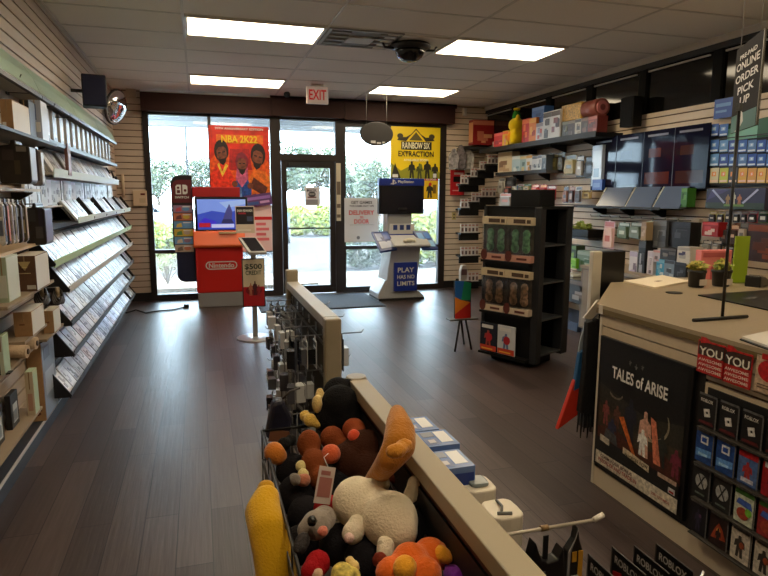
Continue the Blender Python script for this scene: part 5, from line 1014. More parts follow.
for s in (-.35, .35): part('wire', MB().tube([(s*Wd, 0, Hh), (s*Wd, 0, CEIL-R0.z)], .002, 5), M((170, 168, 160), .4), t)
# monitor: dark back, white side, turned away
q = az(617, 297, CZ)
pb = az(597, 300, .97); 
t = thing('monitor_box', 'black fronted white box standing at the far end of the counter', 'display box', (2.32, 3.28, .0))
hz = ay(600, 251, 3.3).z
wl, wm, wr = ay(589, 280, 3.3).x-2.32, ay(598, 280, 3.3).x-2.32, ay(622, 280, 3.3).x-2.32
part('body', MB().box(wm, wr, 0, .07, .0, hz-.004), M((14, 14, 16), .3), t, .004); part('side', MB().box(wl, wm, -.01, .03, .6, hz), M((206, 198, 180), .4), t, .004); part('back_post', MB().box(wl+.01, wm+.04, .0, .06, 0, .6), M((40, 38, 38), .5), t)
# ---- things hanging at the counter's end
q = ay(590, 315, 2.72)
t = thing('fabric_pennant', 'folded blue and red pointed fabric hanging off the counter end', 'fabric', tuple(q))
def rel(px, py, Y=2.72): v = ay(px, py, Y)-q; return (v.x, v.z)
part('red_point', MB().prism([rel(573, 380), rel(582, 372), rel(584, 384), rel(579, 412), rel(556, 429)], -.015, .012, 'y'), M((206, 52, 32), .6, bump=.3), t, .004)
part('blue_fold', MB().prism([rel(578, 352), rel(592, 340), rel(597, 350), rel(590, 372), rel(583, 384), rel(572, 390)], -.02, .01, 'y'), M((28, 84, 130), .6, bump=.3), t, .004)
part('grey_edge', MB().prism([rel(576, 366), rel(580, 340), rel(588, 312), rel(591, 313), rel(584, 342), rel(579, 368)], -.004, .004, 'y'), M((150, 160, 168), .4), t)
part('hanger', MB().prism([rel(583, 318), rel(597, 300), rel(600, 300), rel(596, 320)], -.006, .006, 'y'), M((206, 196, 178), .5), t)
t = thing('fringed_scarf', 'black fringed scarf hanging beside the framed poster', 'scarf', (q.x, 2.68, q.z))
def rl2(px, py): v = ay(px, py, 2.68)-q; return (v.x, v.z)
part('cloth', MB().prism([rl2(586, 322), rl2(597, 318), rl2(601, 360), rl2(600, 415), rl2(578, 412), rl2(583, 370)], -.02, .02, 'y'), M((15, 14, 16), .8, bump=.5, nscale=60), t, .006)
for k in range(7):
    a, b_ = rl2(579+3.2*k, 412), rl2(577+3.3*k, 432+6*(k % 2)); part('fringe', MB().tube([(a[0], 0, a[1]), (b_[0], 0, b_[1])], [.008, .003], 6), M((15, 14, 16), .8), t)
part('hook', MB().tube([(rl2(592, 320)[0], 0, rl2(592, 320)[1]), (rl2(594, 310)[0]+.02, -.06, rl2(594, 310)[1]+.02)], .004, 5), STEEL, t)
# ================================================================== SPINNER
A, B = Vector((2.52, 5.12)), Vector((2.785, 4.57)); cxy = (A+B)/2; ux = (B-A).normalized(); rz = math.atan2(ux.y, ux.x); Wf = (B-A).length; D = .52
BK = M((10, 10, 11), .55, spec=.3); BK2 = M((30, 31, 34), .45)
t = thing('spinner_rack', 'tall black game spinner rack standing on the floor by the counter', 'display rack', (cxy.x, cxy.y, 0), rz)
h = Wf/2; ST = 1.425
part('base', MB().box(-h*.75, h*.7, .06, D*.75, 0, .07), BK, t, .01); part('back', MB().box(-h, -h+.02, 0.02, D, .07, ST), BK, t)
part('front_panel', MB().box(-h, h-.05, .02, .05, .07, ST), BK, t); part('corner_post', MB().box(h-.07, h, 0, .08, .04, ST), BK2, t, .008)
part('rear_post', MB().box(h-.1, h, D-.1, D, .07, ST), BK2, t, .008); part('side_back', MB().box(h-.3, h-.28, .08, D-.02, .07, ST), BK, t); part('rear_panel', MB().box(-h, h-.1, D-.03, D, .07, ST), BK, t)
part('top', MB().box(-h, h, .02, D, ST-.02, ST+.004), BK, t); part('cap_box', MB().box(-h*.2, h*.8, .06, .3, ST, ST+.15), BK, t, .006)
for zz in (.1, .42, .75, 1.08): part('shelf', MB().box(h-.28, h-.01, .08, D-.1, zz, zz+.015), M((60, 62, 64), .35), t)
part('frame_rail', MB().box(-h, -h+.025, .0, .04, .07, ST), BK2, t)
for i, zz in enumerate((.94, .47, .08)): part('tier_ledge', MB().box(-h+.02, h-.07, -.06, .03, zz-.02, zz), BK, t); 
Mx = Matrix.Translation((cxy.x, cxy.y, 0)) @ Matrix.Rotation(rz, 4, 'Z')
for i, (zb, zt, fc, fc2, lbc) in enumerate([(.945, 1.335, (64, 96, 66), (40, 60, 44), 'green'), (.475, .865, (120, 92, 70), (70, 56, 46), 'brown')]):
    for j in range(2):
        bw = .262; xx = -h+.155+.27*j; p = Mx @ Vector((xx, -.05, zb))
        b_ = thing('boxed_figure_set', 'clear fronted boxed set with %s figures, %s of two on the spinner' % (lbc, ('left', 'right')[j]), 'boxed set', tuple(p), rz, 'boxed figure sets on the spinner'); hh = zt-zb
        part('header', MB().box(-bw/2, bw/2, -.004, .06, hh*.83, hh), M((196, 178, 146), .5), b_, .002); part('header_print', MB().box(-bw*.22, bw*.25, -.006, -.004, hh*.87, hh*.96).box(bw*.3, bw*.45, -.006, -.004, hh*.87, hh*.95), M((70, 50, 36), .5), b_)
        part('footer', MB().box(-bw/2, bw/2, -.006, .06, 0, hh*.15), M((190, 140, 122) if i == 0 else (200, 180, 156), .5), b_, .002); part('footer_print', MB().box(-bw*.05, bw*.35, -.008, -.006, hh*.05, hh*.1).prism([(-bw*.38+.035*math.cos(u*PI/8), hh*.12+.05*math.sin(u*PI/8)) for u in range(16)], -.009, -.006, 'y'), M((90, 40, 34), .5), b_)
        part('backing', MB().box(-bw/2, bw/2, .055, .06, hh*.15, hh*.83), M((84, 76, 68), .5, noise=.5, nscale=20), b_)
        mb = MB()
        for s in (-1, 1):
            mb.ball((s*bw*.22, .03, hh*.32), (.045, .02, .05), 10); mb.ball((s*bw*.22, .03, hh*.62), (.04, .02, .045), 10); mb.box(s*bw*.22-.03, s*bw*.22+.03, .02, .04, hh*.4, hh*.55)
        part('figure', mb, M(tuple(min(255, int(v*1.7)) for v in fc), .5, noise=.6, nscale=40), b_); part('window', MB().box(-bw/2+.003, bw/2-.003, -.002, -.001, hh*.15, hh*.83), CLEAR, b_)
for j, (c1, c2, lb) in enumerate([((36, 40, 52), (150, 60, 50), 'dark'), ((196, 200, 206), (90, 110, 150), 'white')]):
    bw = .19; xx = -h+.13+.2*j; p = Mx @ Vector((xx, -.055, .09))
    g = thing('game_case', '%s covered game case at the foot of the spinner rack' % lb, 'game case', tuple(p), rz, 'game cases at the spinner foot')
    part('case', MB().box(-bw/2, bw/2, 0, .015, 0, .27), M(c1, .25), g, .003)
    art(g, 'cover', bw*.96, .26, [(M((190, 60, 40), .4), rc(0, 0, 1, .2)), (M(c2, .4), figure(.5, .2, .55, .5)), (M((170, 40, 50), .4), ell(.55, .5, .2, .15)), (M((206, 206, 206), .4), rc(.1, .82, .8, .94)), (M((230, 170, 60), .4), rc(.1, .05, .8, .1))], -.001, .0005, None, .005)
# coloured easel sign
q = az(461, 335, .28); Ye = 5.35
E0 = ay(456, 319, Ye); t = thing('easel_sign', 'small easel with blue, green, orange and red geometric panel', 'easel sign', (ay(463, 350, Ye).x, Ye, 0))
X0 = ay(463, 350, Ye).x
def er(px, py): v = ay(px, py, Ye); return (v.x-X0, v.z)
part('panel', MB().prism([er(454.5, 281), er(471, 281), er(471, 320), er(454.5, 318)], 0, .015, 'y'), M((60, 60, 64), .5), t)
for nm_, pts, c in (('blue_facet', [(455, 281), (464, 281), (461, 300), (455, 297)], (30, 96, 170)), ('green_facet', [(464, 281), (471, 283), (470, 300), (461, 300)], (30, 140, 100)), ('orange_facet', [(455, 297), (461, 300), (470, 302), (455, 314)], (226, 130, 40)), ('red_facet', [(470, 302), (470.5, 320), (455, 318.5), (455, 314)], (196, 40, 34))):
    part(nm_, MB().prism([er(*p) for p in pts], -.006, 0, 'y'), M(c, .5), t)
l0, l1 = er(460, 320), er(454, 353); r1 = er(480, 350)
part('leg', MB().tube([(l0[0], .0, l0[1]), (l1[0], -.02, .008)], .01, 8), BLACK, t); part('leg', MB().tube([(l0[0]+.02, .02, l0[1]), (r1[0]-.06, .25, .008)], .01, 8), BLACK, t); part('leg', MB().tube([(l0[0]+.06, .0, l0[1]), (l0[0]+.14, .02, .008)], .01, 8), BLACK, t)
a, b_ = er(448, 319), er(476, 319); part('tray', MB().box(a[0], b_[0], -.05, .05, a[1]-.012, a[1]), M((90, 88, 84), .4), t)
# ================================================================== RIGHT WALL AND CORNER
def rplace(L_, T_, R_, B_, X):
    y0, y1, z0, z1 = RX(L_, T_, R_, B_, X); return (y0+y1)/2, y1-y0, z0, z1-z0
def rbox(name, cat, L_, T_, R_, B_, X, d, c1, c2, c3, label, group=None, kind='box', seed=0, Y=None):
    if Y is None: y, w, z, h = rplace(L_, T_, R_, B_, X); loc, rz = (X, y, z), -PI/2
    else:
        x0, x1, z, z1 = RY(L_, T_, R_, B_, Y); w, h = x1-x0, z1-z; loc, rz = ((x0+x1)/2, Y, z), 0
    r = random.Random(seed or int(L_*7+T_*13)); m1, m2, m3 = M(c1, .4), M(c2, .35), M(c3, .35)
    mb = MB()
    if kind == 'box':
        mb.box(-w/2, w/2, 0, d, 0, h, 0); mb.box(-w/2+.002, w/2-.002, -.001, 0, h*.8, h*.97, 1)
        for i in range(4):
            a, b_ = r.uniform(-.42, .1), r.uniform(.05, .55); mb.box(a*w, min(.45, a+r.uniform(.2, .5))*w, -.0014-.0004*i, 0, b_*h, min(.78, b_+r.uniform(.12, .3))*h, 1+i % 2)
        mb.box(-w/2-.001, -w/2, .004, d-.004, h*.1, h*.9, 2)
        return solo(name, mb, [m1, m2, m3], label, cat, loc, rz, group, .002)
    t = thing(name, label, cat, loc, rz, group)      # hanging pack: card, pouch, print, hook
    mb.prism([(-w/2, 0), (w/2, 0), (w/2, h*.96), (w*.1, h*.96), (w*.07, h), (-w*.07, h), (-w*.1, h*.96), (-w/2, h*.96)], d*.5, d*.5+.003, 'y')
    part('card', mb, m1, t)
    part('bubble', MB().prism([(-w*.4, h*.06), (w*.4, h*.06), (w*.43, h*.3), (w*.34, h*.72), (-w*.34, h*.72), (-w*.43, h*.3)], 0, d*.5, 'y'), M(c2, .5), t, .004)
    mb = MB(); mb.box(-w*.42, w*.42, d*.5-.001, d*.5, h*.78, h*.93); part('header_print', mb, m3, t); part('print', MB().box(-w*.2, w*.25, -.001, 0, h*r.uniform(.2, .4), h*r.uniform(.45, .6)), m3, t)
    return t
# long black display shelf high on the right wall
def shelf_r(name, label, y0, y1, z, X, mt=BK, th=.03, br=3):
    s = thing(name, label, 'shelf', (X, y0, z)); part('board', MB().box(0, RW-X, 0, y1-y0, -th, 0), mt, s, .003); part('front_lip', MB().box(-.006, 0, 0, y1-y0, -th, .012), M((14, 14, 15), .55), s)
    for k in range(br):
        v = (y1-y0)*(k+.5)/br; part('bracket', MB().prism([(RW-X, -th), (.1, -th), (.1, -th-.02), (RW-X, -th-.1)], v-.008, v+.008, 'y'), DARK, s)
    return s
ZT = ax(540, 141, 4.22).z
shelf_r('wall_shelf', 'long black shelf of toys high on the right wall', 5.85, 8.75, ZT, 4.2, BK, .05, 4)
a = ay(463, 147, 9.0)
s = thing('corner_shelf', 'short black shelf in the far right corner under red box', 'shelf', (a.x, 9.0, a.z)); part('board', MB().prism([(0, .03), (0, .25), (RW-a.x, .25), (RW-a.x, -.2), (.15, -.05)], -.035, 0, 'z'), BK, s, .003); part('front_lip', MB().box(.0, .16, -.035, -.02, -.035, .008), DARK, s)
ZC = a.z
rbox('carton', 'box', 473, 120, 494, 145, 0, .16, (150, 26, 28), (206, 120, 90), (226, 160, 110), 'red box with round orange prints on the corner shelf', None, 'box', 3, 9.02)
# yellow toy on the high shelf
q = ax(513, 143, 4.32); sc = (ax(513, 106, 4.32).z-q.z)
t = thing('plush_toy', 'yellow plush toy with a green hat on the high right shelf', 'plush toy', (4.36, q.y, ZT), -PI/2-.3)
YP = PL((242, 208, 24))
blob('body', [((0, 0, sc*.24), (.14, .11, sc*.26)), ((0, 0, sc*.58), (.14, .11, sc*.2)), ((-.1, 0, sc*.76), (.04, .03, .045)), ((.1, 0, sc*.76), (.04, .03, .045)), ((-.09, -.04, sc*.12), (.045, .06, .04)), ((.09, -.04, sc*.12), (.045, .06, .04)), ((-.1, -.03, sc*.36), (.035, .03, .05)), ((.1, -.03, sc*.36), (.035, .03, .05))], YP, t, .012, 4)
part('hat', MB().lathe([(.055, sc*.74), (.06, sc*.8), (.045, sc*.92), (.03, sc*.95)], n=16), PL((60, 140, 50)), t); blob('hat_topper', [((.03*math.cos(k*1.257), .03*math.sin(k*1.257), sc*1.0), (.022, .022, .02)) for k in range(5)]+[((0, 0, sc*1.0), .02)], YP, t, .008, 2)
part('belly_patch', MB().ball((0, -.085, sc*.26), (.07, .04, sc*.14), 12), PL((236, 150, 40)), t)
TOPS = [('toy_box', 494, 133, 502.5, 143, (190, 30, 34), (220, 90, 80), (150, 20, 24), 'small red box at the far end of the high shelf'), ('toy_box', 502.5, 131, 508, 143, (220, 180, 60), (230, 110, 60), (206, 160, 140), 'small orange and yellow box left of the yellow plush'),
 ('toy_box', 522, 119, 529, 140, (196, 32, 30), (230, 120, 60), (150, 20, 24), 'red toy box just right of the yellow plush'), ('toy_box', 529, 118, 536, 140, (222, 130, 60), (236, 180, 90), (170, 60, 40), 'orange toy box right of the red toy box'),
 ('toy_box', 536, 123, 543, 138, (206, 200, 204), (150, 150, 170), (190, 90, 90), 'white toy box under the blue box'), ('toy_box', 543, 112, 551, 137, (200, 202, 206), (60, 60, 66), (90, 90, 96), 'white figure box with dark print, farther of two'), ('toy_box', 551, 110, 560, 135, (206, 206, 210), (60, 40, 50), (120, 60, 70), 'white figure box with dark print, nearer of two')]
for (n_, L_, T_, R_, B_, c1, c2, c3, lb) in TOPS:
    y, w, z, h = rplace(L_, T_, R_, B_, 4.26); o = rbox(n_, 'toy box', L_, T_, R_, B_, 4.26, .12, c1, c2, c3, lb); o.location.z = ZT+.001; o.scale.z = (z+h-ZT)/h
y, w, z, h = rplace(532, 107, 544, 123, 4.3); o = rbox('toy_box', 'toy box', 532, 107, 544, 123, 4.3, .14, (66, 110, 176), (90, 130, 190), (50, 90, 150), 'bright blue box stacked on the white toy box')
# barrel shaped gold gift with round end
y0, y1, z0, z1 = RX(562, 102, 596, 119, 4.3)
t = thing('round_tin', 'gold patterned tin with a round pink end on the high shelf', 'tin', (4.38, (y0+y1)/2, z0)); r_ = (z1-z0)*.5; ln = (y1-y0)
part('body', MB().box(-.09, .09, -ln*.1, ln*.5, 0, 2*r_), M((190, 150, 70), .45, noise=.5, nscale=60), t, .01); part('barrel', MB().tube([(0, -ln*.1, r_), (0, -ln*.5, r_)], r_*1.02, 24), M((150, 84, 74), .45), t)
part('round_end', MB().tube([(0, -ln*.5, r_), (0, -ln*.515, r_)], [r_*.8, r_*.7], 24), M((196, 120, 120), .4), t); part('round_end_core', MB().tube([(0, -ln*.515, r_), (0, -ln*.52, r_)], r_*.35, 16), M((120, 60, 60), .4), t)
for (L_, T_, R_, B_, c1, c2, c3, lb) in [(561, 119, 568, 134, (70, 70, 60), (110, 110, 90), (50, 50, 46), 'dark green figure box under the gold tin'), (568, 119, 575, 133, (60, 46, 44), (120, 110, 100), (90, 70, 60), 'brown figure box under the gold tin'), (575, 117, 581, 132, (190, 186, 176), (60, 56, 56), (150, 140, 130), 'white small box under the gold tin'), (581, 118, 588, 132, (60, 54, 54), (120, 90, 84), (90, 80, 76), 'dark box under the round tin end'), (588, 118, 597, 131, (120, 50, 46), (170, 90, 80), (80, 40, 40), 'dark red box at the near end of the high shelf')]:
    y, w, z, h = rplace(L_, T_, R_, B_, 4.28); o = rbox('toy_box', 'toy box', L_, T_, R_, B_, 4.28, .14, c1, c2, c3, lb); o.location.z = ZT+.001; o.scale.z = (z0-ZT-.002)/h
# black speaker on the right wall
y, w, z, h = rplace(620, 97, 633, 126.5, 4.38)
t = thing('wall_speaker', 'black box speaker on the right slat wall below dark windows', 'speaker', (4.38, y, z), -PI/2); part('cabinet', MB().box(-w/2, w/2, 0, .12, 0, h), M((9, 9, 10), .6, spec=.2), t, .008); part('grille', MB().box(-w/2+.012, w/2-.012, -.005, 0, .012, h-.012), M((12, 12, 13), .8, bump=.6, nscale=200, spec=.2), t); part('bracket', MB().box(-.03, .03, .12, .2, h*.3, h*.7), DARK, t)
# second shelf with cartons and hanging packs
Z2 = ax(520, 172, 4.3).z
shelf_r('wall_shelf', 'short grey lipped shelf under the long toy shelf', 6.95, 8.35, Z2, 4.28, M((90, 86, 86), .45), .03, 2)
S2 = [(498, 512, 152, (206, 190, 160), (176, 150, 120), (120, 90, 70), 'cream box at the far end of the second right shelf'), (512, 520, 156, (170, 196, 210), (210, 220, 226), (110, 150, 170), 'pale blue box second from far end, second right shelf'), (520, 526, 156, (150, 180, 190), (206, 190, 140), (90, 120, 130), 'pale blue and gold box on the second right shelf'), (526, 532, 155, (206, 206, 206), (196, 150, 80), (90, 90, 96), 'white box with gold print on the second right shelf'), (532, 537, 156, (190, 196, 204), (60, 70, 90), (150, 160, 170), 'white and navy box on the second right shelf'), (537, 541.5, 155, (200, 204, 210), (70, 80, 100), (140, 150, 160), 'white narrow box before the dark packs, second right shelf'), (541.5, 546, 155, (80, 90, 100), (150, 150, 150), (60, 70, 80), 'slate box at the near end of second right shelf')]
for (L_, R_, T_, c1, c2, c3, lb) in S2:
    y, w, z, h = rplace(L_, T_, R_, 171, 4.32); o = rbox('boxed_item', 'box', L_, T_, R_, 171, 4.32, .12, c1, c2, c3, lb); o.location.z = Z2+.001; o.scale.z = (z+h-Z2)/h
PACKS = [  # L,T,R,B, X, depth, card, bubble, print, label
 (546, 153, 551, 171, 4.42, .06, (40, 46, 44), (70, 80, 60), (120, 110, 60), 'dark hanging pack first after the second shelf'), (551, 153, 556.5, 171, 4.42, .06, (44, 44, 40), (90, 86, 50), (130, 120, 70), 'dark hanging pack second after the second shelf'), (556.5, 152, 563, 171, 4.42, .06, (30, 32, 40), (80, 76, 60), (110, 100, 60), 'dark hanging pack beside the olive pack'),
 (563, 154, 574, 175, 4.4, .07, (150, 140, 100), (180, 170, 130), (90, 84, 56), 'olive and cream hanging pack under the toy shelf'), (575, 155, 582, 177, 4.4, .05, (70, 70, 72), (180, 180, 182), (206, 206, 206), 'silver hanging pack left of the black pack'), (583, 156, 595, 178, 4.4, .07, (16, 15, 17), (30, 28, 32), (60, 58, 64), 'large black hanging pack beside the glossy panels'),
 (497, 178, 503, 193, 4.3, .06, (200, 196, 184), (150, 146, 136), (90, 86, 80), 'white rounded hanging pack in the corner below the second shelf'), (504, 177, 514, 187, 4.35, .06, (24, 24, 26), (50, 50, 52), (90, 90, 90), 'black hanging pack below the second shelf'), (498, 193, 511, 207, 4.2, .06, (196, 190, 178), (150, 140, 130), (190, 110, 90), 'white price carded pack above the spinner rack'),
 (503, 186, 509, 194, 4.3, .08, (30, 24, 24), (60, 44, 40), (150, 70, 50), 'dark brown small pack near the corner hooks'), (510, 184, 516, 192, 4.36, .05, (60, 90, 150), (206, 206, 206), (190, 190, 60), 'blue and white small pack above the spinner'), (517, 184, 522, 192, 4.36, .05, (190, 190, 190), (90, 110, 90), (120, 60, 50), 'pale small pack above the spinner'), (523, 184, 529, 192, 4.36, .05, (90, 140, 90), (190, 180, 150), (60, 60, 60), 'green small pack left of the red packs'),
 (530, 184, 537, 198, 4.36, .06, (190, 40, 36), (220, 110, 90), (230, 190, 150), 'bright red hanging pack, left one of three'), (538, 184, 545, 199, 4.36, .06, (196, 44, 38), (160, 30, 30), (230, 170, 90), 'bright red hanging pack, middle one of three'), (546, 185, 554, 200, 4.36, .06, (150, 34, 34), (196, 60, 50), (206, 190, 170), 'darker red hanging pack, right one of three'),
 (562, 186, 567, 203, 4.36, .05, (90, 60, 60), (150, 110, 100), (60, 44, 44), 'brown doll pack left of the pair beside glossy panels'), (568, 186, 573, 203, 4.36, .05, (120, 60, 56), (60, 44, 44), (180, 150, 140), 'reddish doll pack of the pair beside glossy panels'), (574, 186, 580, 203, 4.36, .05, (180, 180, 184), (90, 84, 90), (60, 56, 60), 'silver grey pack right of the doll packs'), (581, 190, 590, 199, 4.4, .05, (170, 146, 84), (196, 176, 120), (110, 90, 50), 'tan pack left of the tilted grey trays')]
for (L_, T_, R_, B_, X, d, c1, c2, c3, lb) in PACKS: rbox('hanging_pack', 'pack', L_, T_, R_, B_, X, d, c1, c2, c3, lb, 'hanging packs on the right wall', 'pack')
# glossy panels and tilted trays
GP = M((22, 24, 44), .05, spec=.22); y0, y1, z0, z1 = RX(592, 131, 708, 189, 4.44)
ez = ['farthest from the counter', 'second from the far end', 'third from the far end', 'nearest the blue card wall']
zA, zB = ax(650, 190, 4.44).z, ax(650, 131, 4.44).z
for k in range(4):
    w = (y1-y0)/4; yc = y1-w*(k+.5)
    t = thing('glossy_panel', 'dark glossy window display panel reflecting the storefront, '+ez[k], 'display panel', (4.44, yc, zA), -PI/2, 'glossy display panels'); h = zB-zA
    part('sheet', MB().box(-w/2+.004, w/2-.004, 0, .012, 0, h), GP, t); part('backing', MB().box(-w/2+.01, w/2-.01, .012, .09, .02, h-.02), M((30, 34, 52), .5), t); part('edge', MB().box(-w/2, -w/2+.006, -.003, .014, 0, h), M((60, 66, 86), .3), t)
    part('caption', MB().box(-w*.36, w*.3, -.001, 0, h*.9, h*.935), M((120, 120, 140), .4), t); part('print', MB().box(-w*.4, w*.4, -.0006, 0, h*.1, h*.3).box(-w*.3, w*.1, -.0008, 0, h*.55, h*.7), M(((44, 40, 60), (40, 50, 80), (84, 40, 34), (60, 40, 40))[k], .08, spec=.22), t)
solo('light_box', MB().box(-.09, .09, 0, .05, 0, .46).box(-.07, .07, -.001, 0, .05, .4, 1).box(-.05, .05, -.002, -.001, .1, .2, 2), [M((190, 206, 226), .25), M((206, 220, 236), .2), M((150, 176, 206), .2)], 'tall pale blue box at the far edge of the glossy panels', 'box', (4.4, ax(597, 160, 4.4).y, ax(597, 186, 4.4).z), -PI/2)
solo('blue_pack', MB().box(-.09, .09, 0, .04, 0, .12).box(-.07, .05, -.001, 0, .03, .08, 1), [M((44, 80, 170), .3), M((90, 120, 190), .3)], 'small blue pack under the pale blue box on right wall', 'pack', (4.38, ax(597, 186, 4.38).y, ax(597, 190, 4.38).z), -PI/2)
zA, zB = ax(640, 208, 4.3).z, ax(640, 187, 4.42).z
shelf_r('wall_shelf', 'thin black shelf carrying the tilted grey trays', 4.88, 6.3, zA, 4.27, BK, .014, 3)
for k, (L_, R_) in enumerate([(597, 625), (626, 652), (654, 680)]):
    ya, yb = ax(L_, 200, 4.3).y, ax(R_, 200, 4.3).y; w = ya-yb
    t = thing('tilted_tray', 'glossy grey tilted tray, %s of three under the glossy panels' % ('farthest', 'middle', 'nearest')[k], 'tray', (4.29, (ya+yb)/2, zA), -PI/2, 'tilted grey trays'); h = zB-zA
    v = [(-w/2, 0, .003), (w/2, 0, .003), (w*.46, .12, h), (-w*.46, .12, h)]; mb = MB(); mb.add(v+[(p[0], p[1]+.012, p[2]) for p in v], [(0, 1, 2, 3), (7, 6, 5, 4), (0, 4, 5, 1), (1, 5, 6, 2), (2, 6, 7, 3), (3, 7, 4, 0)]); part('face', mb, M((92, 108, 136), .2, spec=.5), t)
    part('side_wing', MB().prism([(0, 0), (.12, h), (.2, h), (.2, 0)], -w/2-.01, -w/2, 'x'), M((206, 210, 200), .35), t); part('foot', MB().box(-w/2, w/2, .02, .2, 0, .008), M((120, 122, 126), .4), t)
rbox('boxed_item', 'box', 681, 188, 687, 207, 4.32, .1, (60, 120, 44), (90, 150, 60), (40, 80, 30), 'narrow green box at the near end of the tilted trays')
# peg rail
za = ax(650, 219, 4.42).z
t = thing('peg_rail', 'long pale peg rail with hooks under the grey trays', 'rail', (4.5, 4.62, za)); part('rail', MB().box(0, .04, 0, 1.55, -.02, .02), M((206, 194, 172), .5), t)
for k in range(9): part('peg', MB().tube([(0, .1+.17*k, 0), (-.14, .1+.17*k, 0), (-.15, .1+.17*k, .02)], .004, 5), M((80, 76, 72), .4, .4), t)
# blue gift card wall
y0, y1, z0, z1 = RX(710, 124, 772, 186, 4.5)
zz = lambda py: ax(739, py, 4.49).z
t = thing('card_board', 'black backed board of blue gift cards at the right', 'card board', (4.5, (y0+y1)/2, zz(187)), -PI/2); w = y1-y0; part('board', MB().box(-w/2, w/2, 0, .04, 0, zz(122)-zz(187)), M((14, 15, 22), .5), t)
for py in (137, 153, 167, 184): part('ledge', MB().box(-w/2, w/2, -.03, 0, zz(py)-zz(187)-.004, zz(py)-zz(187)+.004), DARK, t)
cr = [('top', 124, 136, 2), ('second', 140, 152, 7), ('third', 154, 166, 7), ('lowest yellow', 168, 183, 7)]
od = ['first', 'second', 'third', 'fourth', 'fifth', 'sixth', 'seventh']
for i, (rn_, T_, B_, n) in enumerate(cr):
    for j in range(n):
        L_ = 710.5+9.4*j
        if i == 3: c = [(206, 196, 150), (190, 196, 60), (70, 70, 76), (216, 170, 60), (206, 150, 60), (220, 180, 90), (210, 160, 70)][j]; c2, c3 = (226, 140, 60), (230, 200, 170)
        else: c = [(46, 90, 176), (60, 110, 190), (90, 140, 196), (36, 70, 160), (50, 96, 180), (80, 120, 180), (40, 80, 170)][(j+i) % 7]; c2, c3 = (140, 180, 220), (206, 220, 236)
        y, w, z, h = rplace(L_, T_, L_+8.4, B_, 4.47)
        g = solo('gift_card', MB().box(-w/2, w/2, 0, .003, 0, h).box(-w*.3, w*.2, -.001, 0, h*.45, h*.75, 1).box(-w*.42, w*.42, -.001, 0, h*.06, h*.2, 2).prism([(-w*.1, h*.5), (w*.1, h*.55), (w*.05, h*.7), (-w*.12, h*.66)], -.0015, -.001, 'y', 2), [M(c, .3), M(c2, .3), M(c3, .3)], '%s gift card in the %s row of the right wall, %s from far end' % ('pale gold' if i == 3 else 'blue', rn_.split()[0], od[j]), 'gift card', (4.465, y, z), -PI/2, 'gift cards on the right wall board')
solo('wall_sign', MB().box(-.1, .1, 0, .012, 0, .17).box(-.08, .08, -.001, 0, .1, .13, 1).box(-.08, .04, -.001, 0, .05, .07, 1), [M((30, 76, 160), .35), M((90, 140, 200), .35)], 'small blue sign high on the slats above the gift cards', 'sign', (4.5, ax(723, 110, 4.5).y, ax(723, 118, 4.5).z), -PI/2)
y0, y1, z0, z1 = RX(730, 119, 775, 138, 4.47); solo('green_banner', MB().prism([(-.45, 0), (.45, 0), (.45, z1-z0+.04), (-.1, z1-z0), (-.45, z1-z0-.03)], 0, .01, 'y').box(-.45, -.15, -.001, 0, .0, .1, 1), [M((26, 84, 50), .4), M((120, 180, 160), .4)], 'dark green banner above the blue gift cards', 'banner', (4.48, (y0+y1)/2-.2, z0), -PI/2)
# blue box with crossed blades
y, w, z, h = rplace(706, 188, 765, 209, 4.35)
t = thing('figure_box', 'wide dark blue box with crossed silver blades at the right', 'box', (4.35, y, z), -PI/2); part('carton', MB().box(-w/2, w/2, 0, .12, 0, h), M((40, 38, 70), .35), t, .003)
art(t, 'print', w, h, [(M((44, 60, 50), .35), rc(.0, .0, 1, .3)), (M((66, 60, 110), .35), [(.02, .4), (.4, .9), (.1, .95)]), (M((170, 176, 210), .35), [(.1, .9), (.13, .95), (.36, .3), (.33, .25)]), (M((170, 176, 210), .35), [(.9, .9), (.87, .95), (.64, .3), (.67, .25)]), (M((150, 120, 80), .35), figure(.4, .2, .5, .08)), (M((190, 190, 170), .35), figure(.5, .2, .6, .08)), (M((170, 110, 80), .35), figure(.6, .2, .5, .08)), (M((100, 140, 70), .35), rc(.34, .12, .68, .22))])
ROWS = [(708, 715, (190, 190, 90)), (716, 723, (206, 200, 110)), (724, 731, (190, 190, 194)), (732, 739, (196, 196, 196)), (740, 746, (196, 150, 150)), (747, 756, (200, 90, 90)), (757, 768, (70, 150, 70))]
for k, (L_, R_, c) in enumerate(ROWS): rbox('hanging_pack', 'pack', L_, 211, R_, 223, 4.42, .04, c, (40, 40, 44), (230, 226, 210), ['yellow', 'pale yellow', 'silver', 'white', 'pinkish', 'red', 'green'][k]+' topped small pack hanging below the crossed blades box', 'small packs under the blades box', 'pack')
